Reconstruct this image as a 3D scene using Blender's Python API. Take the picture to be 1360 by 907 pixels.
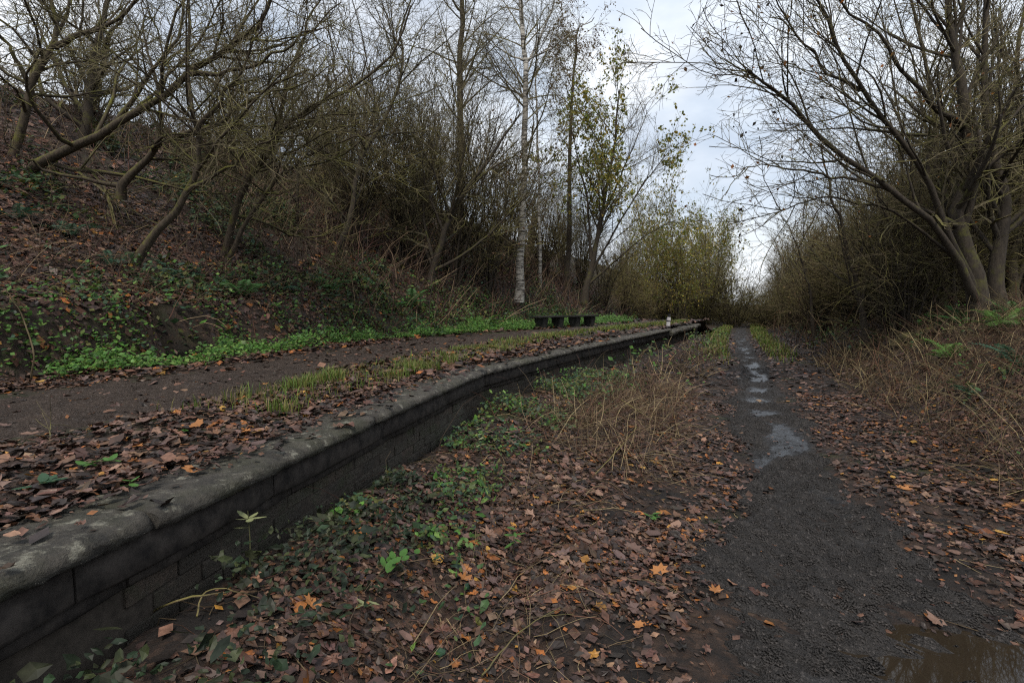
import bpy, math, random
import numpy as np
from mathutils import Vector

# ------------------------------------------------------------------ scene, camera, light
for o in list(bpy.data.objects):
    bpy.data.objects.remove(o)
scn = bpy.context.scene
C = scn.collection
PITCH = math.radians(3.96)
CAM_Z = 1.5
FPX = 700.0                      # focal length in photo pixels (photo 1360 wide)
cam_d = bpy.data.cameras.new('camera')
cam_d.sensor_width = 36.0
cam_d.lens = 36.0 * FPX / 1360.0
cam_d.clip_start = 0.05
cam_d.clip_end = 2000
cam = bpy.data.objects.new('camera', cam_d)
C.objects.link(cam)
cam.location = (0, 0, CAM_Z)
cam.rotation_euler = (math.pi / 2 - PITCH, 0, 0)
scn.camera = cam

SUN_EL, SUN_AZ = math.radians(58), math.radians(188)      # azimuth clockwise from +Y (view direction)
world = bpy.data.worlds.new('World')
scn.world = world
world.use_nodes = True
wn, wl = world.node_tree.nodes, world.node_tree.links
wn.clear()
w_out = wn.new('ShaderNodeOutputWorld')
w_bg = wn.new('ShaderNodeBackground')
w_sky = wn.new('ShaderNodeTexSky')
w_sky.sky_type = 'NISHITA'
w_sky.sun_disc = False
w_sky.sun_elevation = SUN_EL
w_sky.sun_rotation = SUN_AZ
w_sky.dust_density = 2.0
w_tc = wn.new('ShaderNodeTexCoord')
w_map = wn.new('ShaderNodeMapping')
w_map.inputs['Scale'].default_value = (1.0, 1.0, 2.2)
w_map.inputs['Location'].default_value = (3.1, 0.4, 0.7)
w_n = wn.new('ShaderNodeTexNoise')
w_n.inputs['Scale'].default_value = 2.3
w_n.inputs['Detail'].default_value = 7
w_n.inputs['Roughness'].default_value = 0.55
w_n.inputs['Distortion'].default_value = 0.4
w_r = wn.new('ShaderNodeValToRGB')
w_r.color_ramp.elements[0].position = 0.36
w_r.color_ramp.elements[0].color = (0.62, 0.62, 0.62, 1)
w_r.color_ramp.elements[1].position = 0.60
w_r.color_ramp.elements[1].color = (1, 1, 1, 1)
w_n2 = wn.new('ShaderNodeTexNoise')
w_n2.inputs['Scale'].default_value = 3.6
w_n2.inputs['Detail'].default_value = 6
w_c = wn.new('ShaderNodeValToRGB')                       # light and grey cloud
w_c.color_ramp.elements[0].position = 0.35
w_c.color_ramp.elements[0].color = (5.5, 6.3, 7.4, 1)
w_c.color_ramp.elements[1].position = 0.65
w_c.color_ramp.elements[1].color = (8.7, 9.0, 9.4, 1)
w_mix = wn.new('ShaderNodeMix')
w_mix.data_type = 'RGBA'
wl.new(w_tc.outputs['Generated'], w_map.inputs['Vector'])
wl.new(w_map.outputs['Vector'], w_n.inputs['Vector'])
wl.new(w_map.outputs['Vector'], w_n2.inputs['Vector'])
wl.new(w_n.outputs['Fac'], w_r.inputs['Fac'])
wl.new(w_n2.outputs['Fac'], w_c.inputs['Fac'])
wl.new(w_r.outputs['Color'], w_mix.inputs['Factor'])
wl.new(w_sky.outputs['Color'], w_mix.inputs[6])
wl.new(w_c.outputs['Color'], w_mix.inputs[7])
wl.new(w_mix.outputs[2], w_bg.inputs['Color'])
w_bg.inputs['Strength'].default_value = 0.0605
wl.new(w_bg.outputs['Background'], w_out.inputs['Surface'])

sun_d = bpy.data.lights.new('sun', 'SUN')
sun_d.energy = 1.5
sun_d.angle = math.radians(14)
sun_d.color = (1.0, 0.93, 0.83)
sun = bpy.data.objects.new('sun', sun_d)
C.objects.link(sun)
_sd = Vector((math.sin(SUN_AZ) * math.cos(SUN_EL), math.cos(SUN_AZ) * math.cos(SUN_EL), math.sin(SUN_EL)))
sun.rotation_euler = _sd.to_track_quat('Z', 'Y').to_euler()

scn.render.engine = 'CYCLES'
scn.view_settings.view_transform = 'Standard'
scn.view_settings.look = 'None'
scn.view_settings.exposure = 1.15
scn.view_settings.gamma = 1.0
scn.view_settings.use_curve_mapping = False
scn.cycles.use_denoising = False
scn.cycles.pixel_filter_type = 'BLACKMAN_HARRIS'
scn.cycles.filter_width = 1.2
scn.cycles.max_bounces = 6
scn.cycles.diffuse_bounces = 5

rng = np.random.default_rng(7)
random.seed(7)

# ------------------------------------------------------------------ small maths
def ray(u, v):
    a, b = (u - 680.0) / FPX, (453.5 - v) / FPX
    return np.array([a, math.cos(PITCH) + b * math.sin(PITCH), -math.sin(PITCH) + b * math.cos(PITCH)])

def at(u, v, d):
    r = ray(u, v)
    return np.array([0, 0, CAM_Z]) + r * (d / r[1])

def on(u, v, z):
    r = ray(u, v)
    return (np.array([0, 0, CAM_Z]) + r * ((z - CAM_Z) / r[2]))

def hash2(ix, iy, seed):
    h = (ix.astype(np.int64) * 374761393 + iy.astype(np.int64) * 668265263 + seed * 1442695041) & 0x7fffffff
    h = ((h ^ (h >> 13)) * 1274126177) & 0x7fffffff
    return ((h ^ (h >> 16)) & 0xffff) / 65535.0

def vnoise(x, y, scale, seed=0):
    x, y = np.asarray(x, float) / scale, np.asarray(y, float) / scale
    ix, iy = np.floor(x), np.floor(y)
    fx, fy = x - ix, y - iy
    fx, fy = fx * fx * (3 - 2 * fx), fy * fy * (3 - 2 * fy)
    ix, iy = ix.astype(np.int64), iy.astype(np.int64)
    a, b = hash2(ix, iy, seed), hash2(ix + 1, iy, seed)
    c, d = hash2(ix, iy + 1, seed), hash2(ix + 1, iy + 1, seed)
    return (a * (1 - fx) + b * fx) * (1 - fy) + (c * (1 - fx) + d * fx) * fy - 0.5

def fbm(x, y, scale, seed=0, oct=3):
    x, y = np.asarray(x, float), np.asarray(y, float)
    wx = vnoise(x + 3.7, y, scale * 1.3, seed + 991) * scale * .9
    wy = vnoise(x, y + 9.1, scale * 1.3, seed + 577) * scale * .9
    x, y = .79 * x + .61 * y + wx, -.61 * x + .79 * y + wy
    r, a = 0, 1.0
    for k in range(oct):
        r = r + a * vnoise(x, y, scale / 2 ** k, seed + 17 * k)
        a *= 0.5
    return r

def smooth(a, b, x):
    t = np.clip((np.asarray(x, float) - a) / (b - a), 0, 1)
    return t * t * (3 - 2 * t)

def unit(v):
    return v / np.maximum(np.linalg.norm(v, axis=-1, keepdims=True), 1e-9)

def catmull(pts, n):
    p = np.asarray(pts, float)
    p = np.vstack([2 * p[0] - p[1], p, 2 * p[-1] - p[-2]])
    m = len(p) - 3
    out = []
    for f in np.linspace(0, m - 1e-6, n):
        i = int(f)
        t = f - i
        a, b, c, d = p[i], p[i + 1], p[i + 2], p[i + 3]
        out.append(0.5 * (2 * b + (c - a) * t + (2 * a - 5 * b + 4 * c - d) * t * t + (3 * b - a - 3 * c + d) * t ** 3))
    return np.array(out)

class Line:
    """a plan polyline with arc length, offsets to its left are positive"""
    def __init__(s, pts, n=160):
        s.p = catmull(pts, n)
        d = np.diff(s.p, axis=0)
        s.l = np.concatenate([[0], np.cumsum(np.linalg.norm(d, axis=1))])
        t = unit(np.gradient(s.p, axis=0))
        s.t = t
        s.n = np.stack([-t[:, 1], t[:, 0]], 1)
    def frame(s, a):
        a = np.asarray(a, float)
        f = lambda col: np.interp(a, s.l, col)
        p = np.stack([f(s.p[:, 0]), f(s.p[:, 1])], -1)
        n = unit(np.stack([f(s.n[:, 0]), f(s.n[:, 1])], -1))
        return p, n
    def to(s, a, off):
        p, n = s.frame(a)
        return p + n * np.asarray(off, float)[..., None]
    def inv(s, x, y):
        x, y = np.asarray(x, float), np.asarray(y, float)
        if x.size < 400: return s.inv_exact(x, y)
        x0, y0, st, nx, ny = -32.0, -8.0, 0.25, 400, 360
        if not hasattr(s, 'lut'):
            gx_, gy_ = np.meshgrid(x0 + np.arange(nx) * st, y0 + np.arange(ny) * st, indexing='ij')
            s.lut = s.inv_exact(gx_, gy_)
        fx, fy = (x - x0) / st, (y - y0) / st
        ins = (fx >= 0) & (fy >= 0) & (fx < nx - 1.001) & (fy < ny - 1.001)
        fx, fy = np.clip(fx, 0, nx - 1.001), np.clip(fy, 0, ny - 1.001)
        i, j = fx.astype(int), fy.astype(int)
        fx, fy = fx - i, fy - j
        out = []
        for T in s.lut:
            out.append((T[i, j] * (1 - fx) + T[i + 1, j] * fx) * (1 - fy) + (T[i, j + 1] * (1 - fx) + T[i + 1, j + 1] * fx) * fy)
        if not ins.all():
            a, b = s.inv_exact(x[~ins], y[~ins])
            out[0][~ins] = a
            out[1][~ins] = b
        return out[0], out[1]
    def inv_exact(s, x, y):
        sh = x.shape
        q = np.stack([x.ravel(), y.ravel()], 1)
        L, O = np.zeros(len(q)), np.zeros(len(q))
        A, B = s.p[:-1], s.p[1:]
        ab = B - A
        ab2 = (ab ** 2).sum(1)
        for k in range(0, len(q), 20000):
            w = q[k:k + 20000]
            d = w[:, None, :] - A[None]
            tt = np.clip((d * ab[None]).sum(2) / ab2[None], 0, 1)
            r = d - tt[..., None] * ab[None]
            dist = (r ** 2).sum(2)
            i = dist.argmin(1)
            j = np.arange(len(w))
            L[k:k + 20000] = s.l[i] + tt[j, i] * (s.l[i + 1] - s.l[i])
            cr = ab[i, 0] * d[j, i, 1] - ab[i, 1] * d[j, i, 0]
            O[k:k + 20000] = np.sign(cr) * np.sqrt(dist[j, i])
        return L.reshape(sh), O.reshape(sh)

# ------------------------------------------------------------------ layout of the ground
PLAT = 0.8
E = Line([(-2.6, -4.0), (-1.95, -1.4), (-1.29, 1.32), (-0.845, 3.38), (-0.38, 5.30), (-0.26, 5.74), (-0.06, 6.18), (1.27, 8.95), (4.6, 15.3), (8.3, 22.6), (12.5, 31.5), (40, 92)], 260)
FP = Line([(-0.9, -4), (0.1, -1.0), (1.15, 1.3), (1.68, 2.6), (2.15, 3.55), (2.9, 5.6), (4.0, 8.4), (5.7, 12.3), (8.8, 20), (12.6, 29), (17.5, 40), (40, 90)], 260)
UP = Line([(-4.6, -1.2), (-3.75, 1.6), (-3.0, 4.1), (-2.35, 6.4), (-1.2, 9.8), (0.6, 13.2), (3.2, 17.0), (6.6, 22.5), (11, 31)], 200)
s_end = float(E.inv(np.array(8.3), np.array(22.6))[0])         # where the platform starts to ramp down
s_step = float(E.inv(np.array(4.7), np.array(15.5))[0])         # where the tall coping stops

def h_bank(x, y):
    """the platform top, and the bank that rises behind it"""
    L, s = E.inv(x, y)
    s = np.maximum(s, 0)
    ramp = smooth(s_end, s_end + 9, L)
    cutw = 0.45 + 1.6 * smooth(9, 17, L) + 0.10 * fbm(x, y, 1.7, 5)
    s0 = 4.15 + 0.25 * fbm(x, y, 2.3, 3)
    r = np.clip((s - s0) / cutw, 0, 1)
    cut = 0.72 * r * r * (3 - 2 * r)
    slope = 0.62 * np.maximum(s - 4.7, 0)
    top = 8.0
    slope = top * (1 - np.exp(-(slope / top) ** 1.25 * 1.5))
    n = 0.10 * fbm(x, y, 1.3, 11) * smooth(4.0, 5.5, s) + 0.5 * fbm(x, y, 5.0, 12) * smooth(6, 10, s)
    n = n + 0.04 * fbm(x, y, 0.6, 15) * smooth(0.6, 1.4, s) + 0.02 * fbm(x, y, 0.25, 16) * smooth(0.5, 1.0, s)
    n = n + 0.03 * smooth(0.3, 0.9, s) * (1 - smooth(1.0, 1.6, s))
    return PLAT * (1 - ramp) + 0.05 * ramp + cut + slope + n

PUD = on(1330, 872, 0)                                           # middle of the puddle

def h_ground(x, y):
    """trackbed, mound beside the platform wall and the low bank on the right"""
    x, y = np.asarray(x, float), np.asarray(y, float)
    L, o = FP.inv(x, y)
    off = -o                                                     # right of the footpath is positive
    Le, s = E.inv(x, y)
    h = 0.03 * fbm(x, y, 1.1, 21) + 0.015 * fbm(x, y, 0.3, 22)
    b = np.clip((off - 1.25) / 3.0, 0, 1)
    h = h + 1.30 * b * b * (3 - 2 * b) * (1 - 0.45 * smooth(15, 34, L)) + 0.5 * smooth(4.5, 14, off) + 0.14 * fbm(x, y, 1.4, 24) * smooth(1.3, 2.5, off)
    left = smooth(0.75, 1.9, -off) * (s < 0.05)
    h = h + left * (0.10 + 0.10 * fbm(x, y, 1.2, 25)) + (0.11 + 0.17 * (1 - smooth(2.2, 5.0, y))) * smooth(-1.0, -0.1, s) * (s < 0.3) * (L < 40)
    h = h + 0.10 * smooth(0.8, 2.2, -off) * smooth(5, 8, L)
    h = h - 0.05 * np.exp(-(off / 0.55) ** 2)                    # trodden hollow
    h = h - 0.11 * np.exp(-(((x - PUD[0]) / 0.46) ** 2 + ((y - PUD[1]) / 0.24) ** 2) * (1 + 0.8 * fbm(x, y, 0.2, 33)))
    under = (s > 0.14) & (Le < s_end + 14)
    h = np.where(under, -0.15, h)
    return h

def normal_of(hf, x, y, e=0.06):
    hx = (hf(x + e, y) - hf(x - e, y)) / (2 * e)
    hy = (hf(x, y + e) - hf(x, y - e)) / (2 * e)
    return unit(np.stack([-hx, -hy, np.ones_like(hx)], -1))

# ------------------------------------------------------------------ object helpers
def tag(o, label=None, cat=None, group=None, kind=None):
    if label: o['label'] = label
    if cat: o['category'] = cat
    if group: o['group'] = group
    if kind: o['kind'] = kind
    return o

def link(name, me, mat=None, parent=None, smooth_=True):
    if mat is not None and len(me.materials) == 0:
        me.materials.append(mat)
    o = bpy.data.objects.new(name, me)
    C.objects.link(o)
    if parent is not None:
        o.parent = parent
    return o

def mesh_np(name, V, F, mat=None, col=None, smooth_=False):
    V = np.ascontiguousarray(V, dtype=np.float32).reshape(-1, 3)
    F = np.ascontiguousarray(F, dtype=np.int32)
    k = F.shape[1]
    me = bpy.data.meshes.new(name)
    me.vertices.add(len(V))
    me.vertices.foreach_set('co', V.ravel())
    me.loops.add(F.size)
    me.loops.foreach_set('vertex_index', F.ravel())
    me.polygons.add(len(F))
    me.polygons.foreach_set('loop_start', np.arange(0, F.size, k, dtype=np.int32))
    me.polygons.foreach_set('loop_total', np.full(len(F), k, dtype=np.int32))
    me.polygons.foreach_set('use_smooth', np.full(len(F), bool(smooth_)))
    if col is not None:
        a = me.color_attributes.new('tint', 'FLOAT_COLOR', 'POINT')
        c = np.ones((len(V), 4), np.float32)
        c[:, :3] = col
        a.data.foreach_set('color', c.ravel())
    me.update(calc_edges=True)
    if mat is not None:
        me.materials.append(mat)
    return me

def empty(name, loc):
    o = bpy.data.objects.new(name, None)
    o.empty_display_size = 0.2
    C.objects.link(o)
    o.location = [float(v) for v in loc]
    return o

def copy_thing(root, loc, rz=0.0, sc=(1, 1, 1), label=None, group=None, tilt=(0, 0)):
    r = root.copy()
    C.objects.link(r)
    r.location = [float(v) for v in loc]
    r.rotation_euler = (tilt[0], tilt[1], rz)
    r.scale = sc
    if label: r['label'] = label
    if group: r['group'] = group
    for ch in list(root.children):
        c = ch.copy()
        C.objects.link(c)
        c.parent = r
        for g in list(ch.children):
            d = g.copy()
            C.objects.link(d)
            d.parent = c
    return r

def tubes(P, R, sides):
    """P (M,K,3), R (M,K) -> verts, quads"""
    M, K, _ = P.shape
    T = unit(np.gradient(P, axis=1))
    mean = np.abs(T.mean(1))
    ref = np.eye(3)[mean.argmin(1)][:, None, :]
    U = unit(np.cross(T, np.broadcast_to(ref, T.shape)))
    W = np.cross(T, U)
    a = np.arange(sides) / sides * 2 * np.pi
    V = P[:, :, None, :] + R[:, :, None, None] * (U[:, :, None, :] * np.cos(a)[None, None, :, None] + W[:, :, None, :] * np.sin(a)[None, None, :, None])
    base = np.arange(M * K).reshape(M, K)
    i0, i1 = base[:, :-1], base[:, 1:]
    s = np.arange(sides)
    s2 = (s + 1) % sides
    Q = np.stack([i0[..., None] * sides + s, i0[..., None] * sides + s2, i1[..., None] * sides + s2, i1[..., None] * sides + s], -1)
    return V.reshape(-1, 3), Q.reshape(-1, 4)

class Bag:
    def __init__(s):
        s.V, s.F, s.c, s.n = [], [], [], 0
    def add(s, V, F, col=None):
        V = np.asarray(V, float).reshape(-1, 3)
        s.V.append(V)
        s.F.append(np.asarray(F) + s.n)
        if col is not None:
            s.c.append(np.broadcast_to(col, V.shape))
        s.n += len(V)
    def tube(s, P, R, sides, col=None):
        V, F = tubes(np.asarray(P, float), np.asarray(R, float), sides)
        s.add(V, F, col)
    def mesh(s, name, mat, smooth_=False):
        return mesh_np(name, np.vstack(s.V), np.vstack(s.F), mat, np.vstack(s.c) if s.c else None, smooth_)

# ------------------------------------------------------------------ materials
def new_mat(name):
    m = bpy.data.materials.new(name)
    m.use_nodes = True
    n = m.node_tree.nodes
    return m, n, m.node_tree.links, n['Principled BSDF']

def noise_node(n, l, scale, detail=5, rough=0.6, vec=None, dist=0.0):
    t = n.new('ShaderNodeTexNoise')
    t.inputs['Scale'].default_value = scale
    t.inputs['Detail'].default_value = detail
    t.inputs['Roughness'].default_value = rough
    t.inputs['Distortion'].default_value = dist
    if vec is not None: l.new(vec, t.inputs['Vector'])
    return t

def ramp(n, l, src, stops):
    r = n.new('ShaderNodeValToRGB')
    e = r.color_ramp.elements
    while len(e) < len(stops): e.new(0.5)
    for k, (p, c) in enumerate(stops):
        e[k].position = p
        e[k].color = (c, c, c, 1) if not hasattr(c, '__len__') else (*c, 1)
    l.new(src, r.inputs['Fac'])
    return r

def mix(n, l, fac, a, b):
    m = n.new('ShaderNodeMix')
    m.data_type = 'RGBA'
    if isinstance(fac, (int, float)): m.inputs['Factor'].default_value = fac
    else: l.new(fac, m.inputs['Factor'])
    for k, v in ((6, a), (7, b)):
        if hasattr(v, 'is_output'): l.new(v, m.inputs[k])
        else: m.inputs[k].default_value = (*v, 1)
    return m.outputs[2]

def bump(n, l, src, strength, dist, bsdf, prev=None):
    b = n.new('ShaderNodeBump')
    b.inputs['Strength'].default_value = strength
    b.inputs['Distance'].default_value = dist
    l.new(src, b.inputs['Height'])
    if prev is not None: l.new(prev, b.inputs['Normal'])
    l.new(b.outputs['Normal'], bsdf.inputs['Normal'])
    return b.outputs['Normal']

def coord(n, kind='Object'):
    return n.new('ShaderNodeTexCoord').outputs[kind]

def mat_tint(name, rough=0.5, spec=0.4, var=0.25, sub=0.0):
    """colour comes from the piece's own tint, with veins and blotches"""
    m, n, l, b = new_mat(name)
    a = n.new('ShaderNodeVertexColor'); a.layer_name = 'tint'
    t = noise_node(n, l, 55, 4, 0.6, coord(n))
    r = ramp(n, l, t.outputs['Fac'], [(0.3, 1 - var), (0.7, 1 + var)])
    mm = n.new('ShaderNodeMix'); mm.data_type = 'RGBA'; mm.blend_type = 'MULTIPLY'
    mm.inputs['Factor'].default_value = 1
    l.new(a.outputs['Color'], mm.inputs[6]); l.new(r.outputs['Color'], mm.inputs[7])
    l.new(mm.outputs[2], b.inputs['Base Color'])
    b.inputs['Roughness'].default_value = rough
    b.inputs['Specular IOR Level'].default_value = spec
    if sub:
        tr = n.new('ShaderNodeBsdfTranslucent'); l.new(mm.outputs[2], tr.inputs['Color'])
        ms = n.new('ShaderNodeMixShader'); ms.inputs[0].default_value = sub
        l.new(b.outputs[0], ms.inputs[1]); l.new(tr.outputs[0], ms.inputs[2])
        l.new(ms.outputs[0], n['Material Output'].inputs['Surface'])
    return m

def mat_litter(name, browns, soil, moss=(0.03, 0.05, 0.012), moss_at=(0.58, 0.7), cell=34):
    m, n, l, b = new_mat(name)
    co = coord(n)
    warp = noise_node(n, l, 9, 4, 0.6, co)
    add = n.new('ShaderNodeVectorMath'); add.operation = 'MULTIPLY_ADD'
    add.inputs[1].default_value = (0.08, 0.08, 0.08)
    l.new(warp.outputs['Color'], add.inputs[0]); l.new(co, add.inputs[2])
    v = n.new('ShaderNodeTexVoronoi'); v.inputs['Scale'].default_value = cell
    v.inputs['Randomness'].default_value = 1
    l.new(add.outputs[0], v.inputs['Vector'])
    sep = n.new('ShaderNodeSeparateColor'); l.new(v.outputs['Color'], sep.inputs[0])
    cr = ramp(n, l, sep.outputs[0], [(k / (len(browns) - 1), c) for k, c in enumerate(browns)])
    t1 = noise_node(n, l, 3.0, 6, 0.65, co)
    f1 = ramp(n, l, t1.outputs['Fac'], [(0.42, 0.0), (0.6, 1.0)])
    c1 = mix(n, l, f1.outputs['Color'], soil, cr.outputs['Color'])
    t2 = noise_node(n, l, 0.9, 6, 0.6, co)
    f2 = ramp(n, l, t2.outputs['Fac'], [(moss_at[0], 0.0), (moss_at[1], 0.8)])
    c2 = mix(n, l, f2.outputs['Color'], c1, moss)
    l.new(c2, b.inputs['Base Color'])
    b.inputs['Roughness'].default_value = 0.75
    b.inputs['Specular IOR Level'].default_value = 0.25
    nb = bump(n, l, sep.outputs[1], 1.0, 0.035, b)
    t3 = noise_node(n, l, 70, 4, 0.7, co)
    bump(n, l, t3.outputs['Fac'], 1.0, 0.03, b, nb)
    return m

def mat_mud(name, dark, light, wet_at, gloss=0.12, stone=0.35, spec=0.4):
    m, n, l, b = new_mat(name)
    co = coord(n)
    t1 = noise_node(n, l, 38, 8, 0.72, co)
    t2 = noise_node(n, l, 2.2, 5, 0.6, co)
    c0 = mix(n, l, ramp(n, l, t1.outputs['Fac'], [(0.32, 0.0), (0.68, 1.0)]).outputs['Color'], dark, light)
    t4 = noise_node(n, l, 4.5, 6, 0.7, co, 0.5)
    c1 = mix(n, l, ramp(n, l, t4.outputs['Fac'], [(0.40, 0.0), (0.62, 0.65)]).outputs['Color'], c0, tuple(0.75 * k for k in dark))
    v = n.new('ShaderNodeTexVoronoi'); v.inputs['Scale'].default_value = 95
    l.new(co, v.inputs['Vector'])
    sp = n.new('ShaderNodeSeparateColor'); l.new(v.outputs['Color'], sp.inputs[0])
    grit = ramp(n, l, sp.outputs[0], [(0.90, 0.0), (0.97, stone)])
    c2 = mix(n, l, grit.outputs['Color'], c1, (0.16, 0.14, 0.13))
    at_ = n.new('ShaderNodeAttribute'); at_.attribute_name = 'wet'
    ad = n.new('ShaderNodeMath'); ad.operation = 'MULTIPLY_ADD'; ad.use_clamp = True
    l.new(t2.outputs['Fac'], ad.inputs[0]); ad.inputs[1].default_value = 0.25
    l.new(at_.outputs['Fac'], ad.inputs[2])
    wet = ramp(n, l, ad.outputs[0], [(0.18, 0.0), (0.95, 1.0)])
    c3 = mix(n, l, wet.outputs['Color'], c2, tuple(0.6 * k for k in dark))
    l.new(c3, b.inputs['Base Color'])
    t3 = noise_node(n, l, 20, 5, 0.7, co)
    rr = n.new('ShaderNodeMix'); rr.data_type = 'FLOAT'
    l.new(wet.outputs['Color'], rr.inputs['Factor'])
    rr.inputs[2].default_value = 0.55
    rr.inputs[3].default_value = gloss
    rt = n.new('ShaderNodeMath'); rt.operation = 'MULTIPLY_ADD'
    l.new(t3.outputs['Fac'], rt.inputs[0]); rt.inputs[1].default_value = 0.22
    l.new(rr.outputs[0], rt.inputs[2])
    l.new(rt.outputs[0], b.inputs['Roughness'])
    b.inputs['Specular IOR Level'].default_value = spec
    nb = bump(n, l, t1.outputs['Fac'], 1.0, 0.05, b)
    bump(n, l, v.outputs['Distance'], 0.6, 0.012, b, nb)
    inv = n.new('ShaderNodeMath'); inv.operation = 'MULTIPLY_ADD'
    l.new(wet.outputs['Color'], inv.inputs[0]); inv.inputs[1].default_value = -0.88; inv.inputs[2].default_value = 1.0
    for bn in [q for q in n if q.bl_idname == 'ShaderNodeBump']: l.new(inv.outputs[0], bn.inputs['Strength'])
    return m

def mat_bark(name, dark, light, moss, moss_amt=0.5):
    m, n, l, b = new_mat(name)
    co = coord(n)
    mp = n.new('ShaderNodeMapping'); mp.inputs['Scale'].default_value = (1, 1, 0.25)
    l.new(co, mp.inputs['Vector'])
    t1 = noise_node(n, l, 28, 6, 0.7, mp.outputs[0])
    c1 = mix(n, l, ramp(n, l, t1.outputs['Fac'], [(0.35, 0.0), (0.65, 1.0)]).outputs['Color'], dark, light)
    t2 = noise_node(n, l, 2.3, 5, 0.7, co)
    g = n.new('ShaderNodeNewGeometry')
    sx = n.new('ShaderNodeSeparateXYZ'); l.new(g.outputs['Normal'], sx.inputs[0])
    ma = n.new('ShaderNodeMath'); ma.operation = 'MULTIPLY_ADD'
    l.new(sx.outputs['Z'], ma.inputs[0]); ma.inputs[1].default_value = 0.16
    l.new(t2.outputs['Fac'], ma.inputs[2])
    f = ramp(n, l, ma.outputs[0], [(0.62 - 0.25 * moss_amt, 0.0), (0.78 - 0.2 * moss_amt, 0.9)])
    c2 = mix(n, l, f.outputs['Color'], c1, moss)
    l.new(c2, b.inputs['Base Color'])
    b.inputs['Roughness'].default_value = 0.85
    b.inputs['Specular IOR Level'].default_value = 0.2
    bump(n, l, t1.outputs['Fac'], 0.8, 0.015, b)
    return m

def mat_plain(name, a, c, scale=6, rough=0.8, spec=0.25):
    m, n, l, b = new_mat(name)
    t = noise_node(n, l, scale, 5, 0.65, coord(n))
    l.new(mix(n, l, ramp(n, l, t.outputs['Fac'], [(0.35, 0.0), (0.65, 1.0)]).outputs['Color'], a, c), b.inputs['Base Color'])
    b.inputs['Roughness'].default_value = rough
    b.inputs['Specular IOR Level'].default_value = spec
    bump(n, l, t.outputs['Fac'], 0.4, 0.005, b)
    return m

BROWNS = [(0.026, 0.018, 0.014), (0.06, 0.037, 0.026), (0.036, 0.025, 0.02), (0.095, 0.058, 0.04), (0.026, 0.019, 0.016), (0.065, 0.036, 0.022)]
M = {}
M['litter'] = mat_litter('leaf litter soil', BROWNS, (0.017, 0.014, 0.0125))
M['bank'] = mat_litter('leafy bank soil', BROWNS, (0.03, 0.022, 0.016), moss_at=(0.52, 0.68))
M['mud'] = mat_mud('wet black mud', (0.0125, 0.0108, 0.0098), (0.050, 0.043, 0.039), 0.50, 0.17)
M['cinder'] = mat_mud('brown cinder path', (0.036, 0.0255, 0.020), (0.10, 0.074, 0.058), 0.80, 0.4, 0.5, 0.2)
M['bark'] = mat_bark('mossy bark', (0.035, 0.027, 0.02), (0.085, 0.066, 0.046), (0.115, 0.115, 0.02), 0.45)
M['bark_dark'] = mat_bark('dark bark', (0.03, 0.024, 0.019), (0.06, 0.048, 0.035), (0.085, 0.083, 0.02), 0.35)
M['twig'] = mat_bark('twig bark', (0.066, 0.054, 0.033), (0.155, 0.128, 0.077), (0.12, 0.115, 0.03), 0.45)
M['twig_brown'] = mat_bark('brown twig bark', (0.080, 0.060, 0.036), (0.185, 0.142, 0.085), (0.16, 0.145, 0.04), 0.55)
M['leaf'] = mat_tint('fallen leaf', 0.5, 0.28, 0.4)
M['green'] = mat_tint('green leaf', 0.5, 0.25, 0.25, 0.25)
M['treeleaf'] = mat_tint('tree leaf', 0.5, 0.3, 0.2, 0.35)
M['stem'] = mat_tint('dead stem', 0.7, 0.2, 0.25)

def mat_birch():
    m, n, l, b = new_mat('birch bark')
    co = coord(n)
    mp = n.new('ShaderNodeMapping'); mp.inputs['Scale'].default_value = (1.2, 1.2, 7)
    l.new(co, mp.inputs['Vector'])
    t1 = noise_node(n, l, 2.6, 5, 0.7, mp.outputs[0], 0.4)
    t2 = noise_node(n, l, 1.1, 4, 0.6, co)
    band = ramp(n, l, t1.outputs['Fac'], [(0.44, 1.0), (0.52, 0.0)])
    c1 = mix(n, l, ramp(n, l, t2.outputs['Fac'], [(0.35, 0.0), (0.65, 1.0)]).outputs['Color'], (0.22, 0.20, 0.17), (0.46, 0.43, 0.38))
    c2 = mix(n, l, band.outputs['Color'], c1, (0.03, 0.026, 0.023))
    l.new(c2, b.inputs['Base Color'])
    b.inputs['Roughness'].default_value = 0.7
    bump(n, l, t1.outputs['Fac'], 0.4, 0.01, b)
    return m
M['birch'] = mat_birch()

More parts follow.
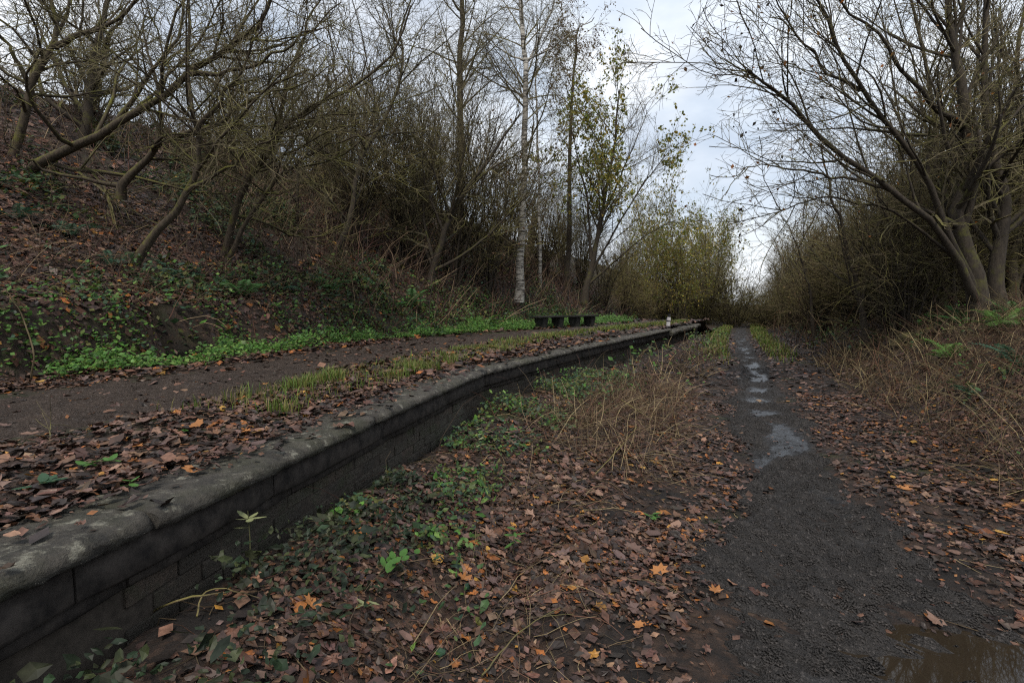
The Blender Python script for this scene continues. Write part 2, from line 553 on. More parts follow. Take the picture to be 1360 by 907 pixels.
def mat_stone():
    m, n, l, b = new_mat('weathered coping stone')
    co = coord(n)
    t1 = noise_node(n, l, 11, 8, 0.72, co)
    t2 = noise_node(n, l, 3.2, 6, 0.6, co)
    t3 = noise_node(n, l, 13, 7, 0.72, co)
    c1 = mix(n, l, ramp(n, l, t1.outputs['Fac'], [(0.3, 0.0), (0.7, 1.0)]).outputs['Color'], (0.014, 0.013, 0.0115), (0.095, 0.085, 0.07))
    c2 = mix(n, l, ramp(n, l, t2.outputs['Fac'], [(0.48, 0.0), (0.66, 0.6)]).outputs['Color'], c1, (0.045, 0.047, 0.024))
    g = n.new('ShaderNodeNewGeometry')
    sx = n.new('ShaderNodeSeparateXYZ'); l.new(g.outputs['Normal'], sx.inputs[0])
    up = ramp(n, l, sx.outputs['Z'], [(0.0, 0.0), (0.35, 1.0)])
    li = ramp(n, l, t3.outputs['Fac'], [(0.55, 0.0), (0.69, 0.75)])
    mu = n.new('ShaderNodeMath'); mu.operation = 'MULTIPLY'
    l.new(up.outputs['Color'], mu.inputs[0]); l.new(li.outputs['Color'], mu.inputs[1])
    c3 = mix(n, l, mu.outputs[0], c2, (0.33, 0.32, 0.255))
    l.new(c3, b.inputs['Base Color'])
    b.inputs['Roughness'].default_value = 0.75
    b.inputs['Specular IOR Level'].default_value = 0.35
    nb = bump(n, l, t1.outputs['Fac'], 1.0, 0.06, b)
    bump(n, l, t3.outputs['Fac'], 0.4, 0.01, b, nb)
    return m
M['stone'] = mat_stone()
M['corbel'] = mat_plain('dark corbel stone', (0.015, 0.013, 0.012), (0.052, 0.044, 0.038), 14, 0.85)
M['mortar'] = mat_plain('dirty mortar', (0.03, 0.025, 0.02), (0.055, 0.045, 0.036), 20, 0.95)

def mat_brick():
    m, n, l, b = new_mat('sooty brick')
    oi = n.new('ShaderNodeObjectInfo')
    pos = n.new('ShaderNodeNewGeometry').outputs['Position']
    t = noise_node(n, l, 30, 6, 0.7, pos)
    t2 = noise_node(n, l, 2.6, 6, 0.65, pos, 0.5)
    t3 = noise_node(n, l, 1.3, 5, 0.6, pos)
    c1 = ramp(n, l, oi.outputs['Random'], [(0.0, (0.042, 0.034, 0.026)), (0.4, (0.062, 0.05, 0.037)), (0.7, (0.05, 0.044, 0.032)), (1.0, (0.078, 0.054, 0.04))])
    c2 = mix(n, l, ramp(n, l, t.outputs['Fac'], [(0.4, 0.0), (0.65, 0.7)]).outputs['Color'], c1.outputs['Color'], (0.03, 0.027, 0.02))
    c3 = mix(n, l, ramp(n, l, t2.outputs['Fac'], [(0.48, 0.0), (0.62, 0.9)]).outputs['Color'], c2, (0.034, 0.036, 0.017))
    c4 = mix(n, l, ramp(n, l, t3.outputs['Fac'], [(0.56, 0.0), (0.68, 0.6)]).outputs['Color'], c3, (0.09, 0.082, 0.065))
    l.new(c4, b.inputs['Base Color'])
    b.inputs['Roughness'].default_value = 0.85
    nb = bump(n, l, t.outputs['Fac'], 0.9, 0.02, b)
    bump(n, l, t2.outputs['Fac'], 0.5, 0.02, b, nb)
    return m
M['brick'] = mat_brick()
M['bench'] = mat_plain('dark weathered bench timber', (0.012, 0.012, 0.011), (0.035, 0.034, 0.03), 9, 0.7)

def mat_water():
    m, n, l, b = new_mat('muddy water')
    t = noise_node(n, l, 5, 4, 0.6, coord(n))
    l.new(mix(n, l, t.outputs['Fac'], (0.016, 0.012, 0.008), (0.028, 0.021, 0.014)), b.inputs['Base Color'])
    b.inputs['Roughness'].default_value = 0.02
    b.inputs['IOR'].default_value = 1.33
    b.inputs['Specular IOR Level'].default_value = 0.7
    return m
M['water'] = mat_water()

# ------------------------------------------------------------------ terrain sheets
def grid_mesh(name, X, Y, Z, mat):
    a, b = X.shape
    V = np.stack([X, Y, Z], -1).reshape(-1, 3)
    i = np.arange(a * b).reshape(a, b)
    F = np.stack([i[:-1, :-1], i[1:, :-1], i[1:, 1:], i[:-1, 1:]], -1).reshape(-1, 4)
    return mesh_np(name, V, F, mat, None, True)

def axis(*runs):
    out = [runs[0][0]]
    for a, b, st in runs:
        k = max(1, int(round((b - a) / st)))
        out += list(np.linspace(a, b, k + 1)[1:])
    return np.array(out)

def geo(a, b, r):
    o, st = [a], r
    while o[-1] < b:
        o.append(o[-1] + st); st *= 1.25
    return np.array(o[1:])

gx = np.concatenate([-geo(4, 500, .5)[::-1], axis((-4, 9, 0.06), (9, 20, 0.25)), geo(20, 500, .5)])
gy = np.concatenate([-geo(2, 60, .5)[::-1], axis((-2, 0.8, .3), (0.8, 7, 0.06), (7, 14, .14), (14, 40, .4)), geo(40, 600, .8)])
X, Y = np.meshgrid(gx, gy, indexing='ij')
Xc, Yc = np.clip(X, -60, 80), np.clip(Y, -20, 100)
Z = h_ground(Xc, Yc)
ground = link('ground', grid_mesh('ground', X, Y, Z, M['litter']))
tag(ground, 'flat old trackbed covered with brown leaf litter beside the platform', 'ground', kind='structure')

tl = np.concatenate([axis((0, 3.5, .25), (3.5, 14, .07), (14, 26, .15), (26, 45, .5)), geo(45, 90, 1.0)])
tl = tl[tl < E.l[-1] - 0.5]
so = np.concatenate([axis((0.40, 5.6, .06), (5.6, 12, .16), (12, 24, .5)), geo(24, 160, 1.5)])
A, S = np.meshgrid(tl, so, indexing='ij')
pts = E.to(A, S)
X, Y = pts[..., 0], pts[..., 1]
Z = h_bank(X, Y)
bank = link('bank', grid_mesh('bank', X, Y, Z, M['bank']))
tag(bank, 'platform top and wooded bank strewn with brown leaves', 'bank', kind='structure')

def strip(name, line, l0, l1, half, dl, dw, hf, mat, lift, rough, seed, wetness=0.0):
    ls = axis((l0, 13, dl), (13, 22, dl * 3), (22, l1, dl * 8))
    w = np.linspace(-1, 1, int(2 * half(0.5 * (l0 + l1)) / dw) + 1)
    A, W = np.meshgrid(ls, w, indexing='ij')
    hw = half(A)
    p = line.to(A, W * hw)
    X, Y = p[..., 0], p[..., 1]
    wob = 0.35 * fbm(X, Y, 0.7, seed) + 0.25 * fbm(X, Y, 0.22, seed + 3)
    edge = smooth(0.55, 1.0, np.abs(W) + wob)
    r_ = np.random.default_rng(seed)
    rg = rough * (1.25 * fbm(X, Y, 0.28, seed + 5, 4) + 0.9 * np.abs(vnoise(X, Y, 0.12, seed + 9)) + 0.8 * vnoise(X, Y, 0.06, seed + 12) + 0.35 * r_.normal(size=X.shape))
    wet = smooth(-.05, .12, fbm(X, Y, 0.55, seed + 20) + .30 * smooth(8.0, 10.0, A) * (1 - smooth(19, 24, A)) - .17 + .16 * vnoise(X, Y, .09, seed + 31)) * (1 - smooth(.15, .55, np.abs(W + .5 * fbm(X, Y, .6, seed + 33)))) * wetness
    rg = rg * (1 - .8 * wet) - .012 * wet
    Z = hf(X, Y) + lift + rg - (lift + 0.06) * edge
    if wetness:
        me = grid_mesh(name, X, Y, Z, mat)
        a_ = me.attributes.new('wet', 'FLOAT', 'POINT')
        a_.data.foreach_set('value', wet.ravel().astype(np.float32))
        return me
    return grid_mesh(name, X, Y, Z, mat)

fp_half = lambda L: 0.88 - 0.36 * smooth(6.0, 9.5, L) - 0.16 * smooth(11, 18, L)
footpath = link('footpath', strip('footpath', FP, 2.5, 45, lambda L: fp_half(L) * 1.06 + 0.02, 0.022, 0.022, h_ground, M['mud'], 0.020, 0.040, 41, 1.0))
tag(footpath, 'black muddy footpath running along the old trackbed', 'path', kind='structure')
up_half = lambda L: 1.10 - 0.25 * smooth(10, 20, L)
upper = link('platform_path', strip('platform_path', UP, 0.5, 30, up_half, 0.035, 0.035, h_bank, M['cinder'], 0.014, 0.014, 61))
tag(upper, 'brown cinder path along the platform top', 'path', kind='structure')

a = np.linspace(0, 2 * np.pi, 48, endpoint=False)
pw = np.stack([PUD[0] + 0.85 * np.cos(a), PUD[1] + 0.5 * np.sin(a), np.full(48, -0.060)], 1)
me = bpy.data.meshes.new('puddle')
me.from_pydata([tuple(p) for p in pw], [], [tuple(range(48))])
puddle = link('puddle', me, M['water'])
tag(puddle, 'brown puddle reflecting the sky in the muddy footpath', 'puddle', kind='structure')

# ------------------------------------------------------------------ the platform wall
plat = empty('railway_platform', (*E.to(np.array(4.0), np.array(0.0)), 0))
tag(plat, 'old railway platform edge with rounded mossy coping stones above a dark brick wall', 'platform')
P0 = np.array(plat.location)

def sweep(name, l0, l1, prof, nseg, mat, jit=0.004, seed=0, parent=None, zoff=0.0, lo=0.0):
    prof = np.array(prof, float)
    ls = np.linspace(l0, l1, nseg + 1)
    k = len(prof)
    V = []
    r = np.random.default_rng(seed)
    for i, L in enumerate(ls):
        p, n = E.frame(L)
        endr = 0.012 if i in (0, nseg) else 0.0
        c = prof.mean(0)
        q = prof + (c - prof) * (endr / 0.12)
        q = q + r.normal(0, jit, q.shape) + (lo * math.sin(i * 1.7 + seed) if lo else 0)
        for (s, z) in q:
            w = p + n * s
            V.append((w[0] - P0[0], w[1] - P0[1], z + zoff - P0[2]))
    F = []
    for i in range(nseg):
        for j in range(k):
            j2 = (j + 1) % k
            F.append((i * k + j, (i + 1) * k + j, (i + 1) * k + j2, i * k + j2))
    F.append(tuple(range(k)))
    F.append(tuple(nseg * k + j for j in reversed(range(k))))
    me = bpy.data.meshes.new(name)
    me.from_pydata(V, [], F)
    me.polygons.foreach_set('use_smooth', [True] * (len(F) - 2) + [False, False])
    me.update()
    return link(name, me, mat, parent)

def edge_len(u, v):
    p = on(u, v, PLAT)
    return float(E.inv(np.array(p[0]), np.array(p[1]))[0])

# (offset left of the edge, height): a rounded nose, flat top, back
COPE = [(0.58, 0.80), (0.30, 0.820), (0.10, 0.823), (0.040, 0.819), (0.016, 0.810), (0.003, 0.797), (0.0, 0.780), (0.003, 0.766), (0.012, 0.757), (0.040, 0.752), (0.10, 0.750), (0.58, 0.745)]
joints = [0.4, 2.2, edge_len(-200, 860), edge_len(220, 681), edge_len(503, 551), edge_len(650, 490)]
joints = [j for i, j in enumerate(joints) if i == 0 or j > joints[i - 1] + 0.3]
while joints[-1] < s_step - 0.9:
    joints.append(joints[-1] + random.uniform(0.85, 1.15))
joints[-1] = s_step
di = [random.uniform(-.006, .008) for _ in joints]
for i in range(len(joints) - 1):
    sweep('coping_stone', joints[i] + 0.008, joints[i + 1] - 0.008, [(a + (di[i] if a < .3 else 0), z) for a, z in COPE], 26, M['stone'], 0.0032, 100 + i, plat, random.uniform(-0.008, 0.006) - 0.020, .0012)
# low broken stretch at the far end
l = s_step + 0.25
for i in range(7):
    sweep('coping_stone', l, l + 0.85, [(0.45, 0.74), (0.05, 0.75), (0.0, 0.72), (0.01, 0.62), (0.45, 0.60)], 3, M['stone'], 0.01, 300 + i, plat, random.uniform(-0.05, 0.0))
    l += 0.9
wall_end = l
# corbel courses, each stepping back under the one above
l = 0.4
k = 0
while l < s_step - 0.3:
    e = min(l + random.uniform(0.9, 1.3), s_step)
    sweep('corbel_block', l + 0.003, e - 0.003, [(0.45, 0.724), (0.052, 0.724), (0.050, 0.610), (0.058, 0.598), (0.070, 0.590), (0.45, 0.590)], 6, M['corbel'], 0.0015, 400 + k, plat)
    sweep('corbel_block', l + 0.22, e + 0.21, [(0.45, 0.585), (0.108, 0.585), (0.106, 0.540), (0.116, 0.530), (0.45, 0.530)], 6, M['corbel'], 0.0015, 500 + k, plat)
    l = e
    k += 1
sweep('wall_core', 0.4, wall_end, [(0.45, 0.66), (0.147, 0.66), (0.147, -0.15), (0.45, -0.15)], 120, M['mortar'], 0.001, 600, plat)

def brick_mesh():
    import bmesh
    bm = bmesh.new()
    bmesh.ops.create_cube(bm, size=1)
    for v in bm.verts:
        v.co.x *= 0.221; v.co.y *= 0.06; v.co.z *= 0.070
    bmesh.ops.bevel(bm, geom=list(bm.edges), offset=0.004, segments=1, affect='EDGES')
    me = bpy.data.meshes.new('brick')
    bm.to_mesh(me); bm.free()
    me.materials.append(M['brick'])
    return me
BR = brick_mesh()
nb = 0
rest = Bag()
bv = np.array([v.co for v in BR.vertices]); bf = [tuple(p.vertices) for p in BR.polygons]
quads = np.array([f for f in bf if len(f) == 4]); 
first = edge_len(250, 668)
for L in np.arange(first, s_step - 0.1, 0.228):
    for c in range(6):
        z = 0.490 - c * 0.077
        LL = L + (0.114 if c % 2 else 0)
        p, n = E.frame(LL)
        ang = math.atan2(n[1], n[0]) - math.pi / 2
        pos = p + n * (0.172 + random.uniform(-0.006, 0.005))
        if nb < 300:
            o = bpy.data.objects.new('brick', BR)
            C.objects.link(o)
            o.parent = plat
            o.location = (pos[0] - P0[0], pos[1] - P0[1], z)
            o.rotation_euler = (random.gauss(0, .014), random.gauss(0, .014), ang + random.gauss(0, .02))
            nb += 1
        else:
            ca, sa = math.cos(ang), math.sin(ang)
            w = np.stack([bv[:, 0] * ca - bv[:, 1] * sa + pos[0] - P0[0], bv[:, 0] * sa + bv[:, 1] * ca + pos[1] - P0[1], bv[:, 2] + z], 1)
            rest.add(w, quads)
o = link('brick_wall', rest.mesh('brick_wall', M['brick']), None, plat)
o['kind'] = 'stuff'

# ------------------------------------------------------------------ two low benches and a marker post on the platform
def box_v(c, s, taper=1.0):
    x, y, z = s[0] / 2, s[1] / 2, s[2] / 2
    V = [(sx * x * (taper if sz < 0 else 1), sy * y * (taper if sz < 0 else 1), sz * z) for sz in (-1, 1) for sx, sy in ((-1, -1), (1, -1), (1, 1), (-1, 1))]
    V = np.array(V) + np.array(c)
    F = np.array([(0, 3, 2, 1), (4, 5, 6, 7), (0, 1, 5, 4), (1, 2, 6, 5), (2, 3, 7, 6), (3, 0, 4, 7)])
    return V, F

def bevel_box(name, c, s, mat, parent, taper=1.0, bev=0.012):
    import bmesh
    V, F = box_v(c, s, taper)
    bm = bmesh.new()
    vs = [bm.verts.new(v) for v in V]
    for f in F: bm.faces.new([vs[i] for i in f])
    bmesh.ops.bevel(bm, geom=list(bm.edges), offset=bev, segments=2, affect='EDGES')
    me = bpy.data.meshes.new(name)
    bm.to_mesh(me); bm.free()
    return link(name, me, mat, parent)

def bench(u0, v0, u1, v1, label):
    a, b = on(u0, v0, PLAT + .02), on(u1, v1, PLAT + .02)
    mid = (a + b) / 2
    L = np.linalg.norm((b - a)[:2])
    t = empty('bench', (mid[0], mid[1], float(h_bank(mid[0], mid[1]))))
    t.rotation_euler = (0, 0, math.atan2(b[1] - a[1], b[0] - a[0]))
    tag(t, label, 'bench', 'low benches beside the platform path')
    for k in (-1, 0, 1):
        bevel_box('seat_plank', (0, k * 0.135, 0.345), (L, 0.122, 0.05), M['bench'], t)
    for sx in (-1, 1):
        bevel_box('leg', (sx * (L / 2 - 0.30), 0, 0.14), (0.28, 0.32, 0.35), M['bench'], t, 0.75)
    return t
bench(711, 436.5, 748, 434.3, 'nearer of two low dark benches on the grass verge by the platform path')
bench(756, 433.9, 789, 432, 'farther of two low dark benches on the grass verge by the platform path')

mp = E.to(np.array(s_step + 0.55), np.array(0.22))
mz = 0.79
post = empty('marker_post', (mp[0], mp[1], mz))
post.rotation_euler = (0.0, 0.10, 0.3)
tag(post, 'small white and black marker post standing on the far end of the platform', 'post')
M['white'] = mat_plain('white post paint', (0.34, 0.33, 0.34), (0.55, 0.53, 0.54), 22, 0.6)
M['black'] = mat_plain('black post paint', (0.012, 0.012, 0.014), (0.03, 0.03, 0.03), 12, 0.6)
bevel_box('shaft', (0, 0, 0.20), (0.09, 0.09, 0.28), M['white'], post, 1.0, 0.01)
bevel_box('foot', (0, 0, 0.03), (0.11, 0.11, 0.08), M['black'], post, 1.2, 0.008)
bevel_box('band', (0, 0, 0.22), (0.094, 0.094, 0.04), M['black'], post, 1.0, 0.004)
bevel_box('cap', (0, 0, 0.39), (0.085, 0.085, 0.10), M['black'], post, 1.0, 0.02)
bevel_box('plinth', (0, 0, -0.15), (0.16, 0.16, 0.30), M['corbel'], post, 1.3, 0.008)

# ------------------------------------------------------------------ trees
def level(r, P, R, per_m, t0, t1, ang, lr, K, wig, trop, rr, rmin, lmin=0.12, lmax=9, taper=0.8, bias=None):
    M_, K0, _ = P.shape
    plen = np.linalg.norm(np.diff(P, axis=1), axis=2).sum(1)
    nn = np.maximum(1, (per_m * plen * r.uniform(0.75, 1.25, M_)).astype(int))
    idx = np.repeat(np.arange(M_), nn)
    t = r.uniform(t0, t1, len(idx))
    f = t * (K0 - 1) - 1e-6
    i = f.astype(int)
    w = (f - i)[:, None]
    pos = P[idx, i] * (1 - w) + P[idx, i + 1] * w
    tan = unit(P[idx, i + 1] - P[idx, i])
    rad = R[idx, i] * (1 - w[:, 0]) + R[idx, i + 1] * w[:, 0]
    q = r.normal(size=pos.shape)
    q = unit(q - (q * tan).sum(1, keepdims=True) * tan)
    a = np.radians(r.normal(ang[0], ang[1], len(idx)))[:, None]
    d = tan * np.cos(a) + q * np.sin(a)
    if bias is not None: d = unit(d + np.array(bias))
    ln = np.clip(plen[idx] * lr * r.uniform(0.55, 1.35, len(idx)) * (1.2 - 0.7 * t), lmin, lmax)
    r0 = np.maximum(np.minimum(rad * rr, rad * 0.9), rmin)
    seg = (ln / (K - 1))[:, None]
    pts = [pos]
    curl = r.normal(size=d.shape) * wig * 0.5
    for k in range(K - 1):
        d = unit(d + r.normal(size=d.shape) * wig + curl + np.array([0, 0, trop]))
        pts.append(pts[-1] + d * seg)
    Pc = np.stack(pts, 1)
    u = np.linspace(0, 1, K)
    Rc = np.maximum(r0[:, None] * (1 - taper * u)[None], rmin * 0.6)
    return Pc, Rc

def stems_from(lists, K=14, wob=0.0, r=None, tip=0.2):
    Ps, Rs = [], []
    for pts, r0 in lists:
        p = catmull(np.array(pts), K)
        if wob:
            n = r.normal(size=p.shape) * wob
            n[0] = 0
            p = p + n
        Ps.append(p)
        Rs.append(r0 * (1 - (1 - tip) * np.linspace(0, 1, K) ** 0.85))
    return np.array(Ps), np.array(Rs)

SP_OLD = [dict(per_m=2.6, t0=.15, t1=1, ang=(52, 15), lr=.48, K=8, wig=.17, trop=.06, rr=.55, rmin=.009, lmax=3.0),
          dict(per_m=4.6, t0=.12, t1=1, ang=(50, 16), lr=.5, K=6, wig=.20, trop=.03, rr=.55, rmin=.006, lmax=1.8),
          dict(per_m=7.0, t0=.1, t1=1, ang=(48, 16), lr=.52, K=4, wig=.24, trop=.02, rr=.6, rmin=.0042, lmax=.8),
          dict(per_m=4.5, t0=.2, t1=1, ang=(45, 15), lr=.55, K=3, wig=.22, trop=.02, rr=.7, rmin=.0034, lmax=.4)]
SP_BIRCH = [dict(per_m=2.3, t0=.32, t1=1, ang=(48, 10), lr=.24, K=8, wig=.07, trop=.05, rr=.36, rmin=.010, lmax=3.2),
            dict(per_m=4.2, t0=.15, t1=1, ang=(42, 14), lr=.5, K=6, wig=.10, trop=-.10, rr=.5, rmin=.006, lmax=1.6),
            dict(per_m=6.5, t0=.15, t1=1, ang=(40, 14), lr=.7, K=5, wig=.10, trop=-.28, rr=.6, rmin=.0048, lmax=1.1)]
SP_FAN = [dict(per_m=2.8, t0=.2, t1=1, ang=(36, 10), lr=.42, K=8, wig=.08, trop=.05, rr=.5, rmin=.010, lmax=3.0),
          dict(per_m=4.5, t0=.15, t1=1, ang=(38, 12), lr=.48, K=6, wig=.11, trop=.05, rr=.55, rmin=.007, lmax=1.6),
          dict(per_m=6.5, t0=.1, t1=1, ang=(40, 12), lr=.5, K=4, wig=.14, trop=.03, rr=.6, rmin=.005, lmax=.8)]
SP_HAZEL = [dict(per_m=2.2, t0=.08, t1=1, ang=(30, 12), lr=.46, K=7, wig=.10, trop=.03, rr=.6, rmin=.009, lmax=2.6),
            dict(per_m=3.8, t0=.08, t1=1, ang=(40, 14), lr=.52, K=5, wig=.14, trop=.02, rr=.6, rmin=.0065, lmax=1.5),
            dict(per_m=3.7, t0=.1, t1=1, ang=(45, 15), lr=.6, K=4, wig=.17, trop=.01, rr=.65, rmin=.0045, lmax=.85)]
SP_REACH = [dict(per_m=3.0, t0=.2, t1=1, ang=(40, 12), lr=.46, K=9, wig=.09, trop=.05, rr=.5, rmin=.010, lmax=2.3, bias=(-.10, -.05, .0)),
            dict(per_m=4.0, t0=.15, t1=1, ang=(42, 13), lr=.48, K=6, wig=.11, trop=.03, rr=.55, rmin=.006, lmax=1.6),
            dict(per_m=6.0, t0=.1, t1=1, ang=(42, 13), lr=.5, K=4, wig=.13, trop=.01, rr=.6, rmin=.004, lmax=.8),
            dict(per_m=3.0, t0=.3, t1=1, ang=(40, 12), lr=.5, K=3, wig=.12, trop=0, rr=.7, rmin=.0034, lmax=.3)]

def leaf_quads(r, P, n, size, tints, jitter=0.03, droop=0.6):
    """n small two-triangle-pair leaves near the ends of the twigs P (M,K,3)"""
    i = r.integers(0, len(P), n)
    f = r.uniform(0.3, 1, n) * (P.shape[1] - 1) - 1e-6
    k = f.astype(int); w = (f - k)[:, None]
    pos = P[i, k] * (1 - w) + P[i, np.minimum(k + 1, P.shape[1] - 1)] * w + r.normal(size=(n, 3)) * jitter
    d = unit(r.normal(size=(n, 3)) + np.array([0, 0, -droop]))
    s = unit(np.cross(d, r.normal(size=(n, 3))))
    nn = np.cross(d, s)
    sz = size * r.uniform(0.6, 1.3, n)[:, None]
    V = np.stack([pos, pos + d * sz * .5 + s * sz * .33 + nn * sz * .08, pos + d * sz, pos + d * sz * .5 - s * sz * .33 + nn * sz * .08], 1)
    F = np.arange(4 * n).reshape(n, 4)
    F = np.vstack([F[:, [0, 1, 2]], F[:, [0, 2, 3]]])
    t = np.array(tints)[r.integers(0, len(tints), n)] * r.uniform(0.7, 1.25, (n, 1))
    return V.reshape(-1, 3), F, np.repeat(t, 4, 0)

TRI = 0
def tree(name, label, lists, spec, seed, trunk_mat, crown_mat, cat='tree', group=None, wob=0.02, K=16, leaves=None, base=None, sides=9, tip=0.2, trunk_levels=1, origin=False):
    global TRI
    r = np.random.default_rng(seed)
    P, R = stems_from(lists, K, wob, r, tip)
    b = np.array(P[0][0]) if base is None else np.array(base)
    # the stem swells at its foot
    sw = 1 + 0.4 * np.exp(-np.linspace(0, 1, K) * 14)
    R = R * sw[None]
    root = empty(name, b)
    tag(root, label, cat, group)
    P = P - b
    tb, cb = Bag(), Bag()
    tb.tube(P, R, sides)
    cp, cr = P, R
    for k, s in enumerate(spec):
        cp, cr = level(r, cp, cr, **s)
        if k < trunk_levels: tb.tube(cp, cr, 5)
        else: cb.tube(cp, cr, 3)
    link('trunk', tb.mesh('trunk', trunk_mat, True), None, root)
    link('crown', cb.mesh('crown', crown_mat, False), None, root)
    TRI += 2 * (sum(len(f) for f in tb.F) + sum(len(f) for f in cb.F))
    if leaves:
        n, size, tints = leaves[:3]
        sel = cp
        if len(leaves) > 3: sel = cp[leaves[3](cp[:, 0] + b)]
        V, F, c = leaf_quads(r, sel, n, size, tints)
        link('foliage', mesh_np('foliage', V, F, M['treeleaf'], c), None, root)
        TRI += 2 * n
    return root

def px(pts, d0, d1=None):
    """photo outline of a limb with a depth that runs from d0 to d1"""
    d1 = d0 if d1 is None else d1
    return [at(u, v, d0 + (d1 - d0) * i / (len(pts) - 1)) for i, (u, v) in enumerate(pts)]

def sink(p, z=0.15):
    p = [np.array(q) for q in p]
    p[0] = p[0] - np.array([0, 0, z])
    return p

YEL = [(0.22, 0.20, 0.03), (0.16, 0.18, 0.03), (0.28, 0.20, 0.03), (0.12, 0.15, 0.03)]
ORG = [(0.30, 0.10, 0.02), (0.24, 0.12, 0.03), (0.14, 0.07, 0.03)]
DRY = [(0.13, 0.07, 0.03), (0.10, 0.055, 0.03)]

# left bank: crooked mossy trees
tree('mossy_tree', 'crooked mossy tree at the far left edge, its stem rising steeply out of frame',
     [(sink(px([(-8, 262), (28, 175), (41, 110), (76, 56), (60, -20), (30, -130)], 9.2)), 0.082),
      (px([(72, 62), (120, 42), (165, 20), (205, -35), (250, -110)], 9.2, 8.4), 0.043),
      (px([(40, 112), (10, 60), (-30, 20), (-80, -30)], 9.2, 8.6), 0.035)], SP_OLD, 11, M['bark'], M['twig'])
tree('dark_tree', 'dark straight-stemmed tree on the crest of the left bank behind the mossy trees',
     [(sink(px([(108, 215), (118, 140), (127, 70), (143, 5), (158, -90)], 12.0), 0.234), .12),
      (px([(124, 85), (150, 40), (200, -20), (240, -80)], 12.0, 11.4), 0.039)], SP_OLD[:3] + [], 12, M['bark_dark'], M['twig'])
tree('mossy_tree', 'long leaning mossy tree whose trunk slants right across the upper left bank',
     [(sink(px([(8, 258), (45, 219), (100, 195), (150, 168), (206, 133), (266, 86), (326, 50), (357, 8), (375, -60)], 9.0, 7.8)), 0.090),
      (px([(152, 168), (190, 110), (230, 60), (250, -10), (262, -80)], 8.6, 8.2), 0.039),
      (px([(250, 98), (320, 92), (390, 60), (450, 5)], 8.1, 7.4), 0.035)], SP_OLD, 13, M['bark'], M['twig'])
tree('mossy_tree', 'low arching mossy tree with a horizontal limb over the leafy bank',
     [(sink(px([(160, 252), (178, 226), (206, 199), (242, 179), (292, 163), (350, 120), (410, 95)], 8.8, 8.2)), 0.066),
      (px([(163, 250), (120, 240), (62, 226), (36, 209), (10, 190)], 8.8, 8.0), 0.039),
      (px([(205, 200), (215, 140), (195, 70), (190, -10)], 8.7, 8.5), 0.035)], SP_OLD, 14, M['bark'], M['twig'])
tree('mossy_tree', 'thin mossy tree rooted in a green mossy stump above the cut bank',
     [(sink(px([(172, 346), (214, 300), (248, 255), (265, 205), (261, 165), (247, 90), (252, 0), (262, -90)], 8.0, 7.6)), 0.062),
      (px([(248, 255), (300, 225), (345, 190), (400, 175)], 7.9, 7.3), 0.031),
      (px([(262, 170), (310, 110), (345, 40), (360, -30)], 7.8, 7.2), 0.031)], SP_OLD, 15, M['bark'], M['twig'])
tree('mossy_tree', 'forked mossy tree arching right towards the platform from the mid bank',
     [(sink(px([(288, 356), (306, 300), (328, 241), (356, 204), (377, 172), (412, 142), (466, 118), (522, 70), (545, 10)], 9.8, 8.8)), 0.066),
      (px([(298, 352), (344, 266), (385, 225), (440, 192), (500, 175)], 9.7, 9.0), 0.043),
      (px([(370, 185), (380, 110), (410, 30), (440, -50)], 9.3, 9.0), 0.039)], SP_OLD, 16, M['bark'], M['twig'])
tree('slender_tree', 'slender curving dark tree between the mossy trees and the hazel clumps',
     [(sink(px([(438, 345), (466, 290), (479, 212), (509, 160), (536, 86), (532, 35), (560, -30)], 13.0), 0.234), .075),
      (px([(480, 212), (450, 140), (440, 60), (425, -20)], 13.0, 12.4), 0.035),
      (px([(392, 330), (395, 240), (388, 150), (400, 60)], 13.2, 12.8), 0.047)], SP_OLD[:3], 17, M['bark_dark'], M['twig'])
tree('dark_tree', 'dark leaning tree with forked foot at the bottom of the bank under the hazels',
     [(sink(px([(570, 372), (588, 312), (612, 262), (652, 208), (690, 150)], 15.0), 0.234), .11),
      (px([(575, 360), (640, 320), (690, 270), (730, 235)], 15.0, 14.6), 0.047),
      (px([(590, 310), (565, 240), (560, 160)], 15.0, 14.6), 0.039)], SP_HAZEL, 18, M['bark_dark'], M['twig'])

# birches
tree('birch_tree', 'tall white-barked birch beyond the dark leaning tree on the left bank',
     [(sink(px([(689, 392), (691, 345), (696, 250), (697, 170), (698, 100), (693, 40), (690, -30), (688, -150)], 18.0), 0.240), .14),
      (px([(699, 84), (722, 40), (738, -5), (750, -70)], 18.0, 17.6), 0.040),
      (px([(697, 82), (660, 62), (635, 30), (620, 10)], 18.0, 17.4), 0.028),
      (px([(700, 80), (735, 62), (765, 40), (790, 25)], 18.0, 17.5), 0.032)], SP_BIRCH, 21, M['birch'], M['twig'], sides=10, trunk_levels=0, tip=.42)
tree('birch_tree', 'grey-brown birch rising behind the tallest hazel clump',
     [(sink(px([(612, 380), (611, 250), (612, 130), (611, 60), (614, 15), (608, -110)], 20.0), 0.240), .15),
      (px([(613, 18), (600, -5), (590, -60)], 20.0), 0.048),
      (px([(612, 85), (560, 65), (530, 60), (505, 75)], 20.0, 19.4), 0.024)], SP_BIRCH, 22, M['bark_dark'], M['twig'], sides=10, trunk_levels=0, tip=.45)
tree('birch_tree', 'drooping birch with brown catkin-laden twigs left of the sky gap',
     [(sink(px([(752, 400), (756, 300), (757, 200), (761, 120), (765, 60), (770, 32)], 24.0), 0.240), .13)], 
     [dict(SP_BIRCH[0], lr=.2), dict(SP_BIRCH[1], per_m=5), dict(SP_BIRCH[2], per_m=7)], 23, M['bark_dark'], M['twig_brown'], trunk_levels=0,
     leaves=(3500, .09, [(0.10, 0.06, 0.03), (0.13, 0.08, 0.035)]))
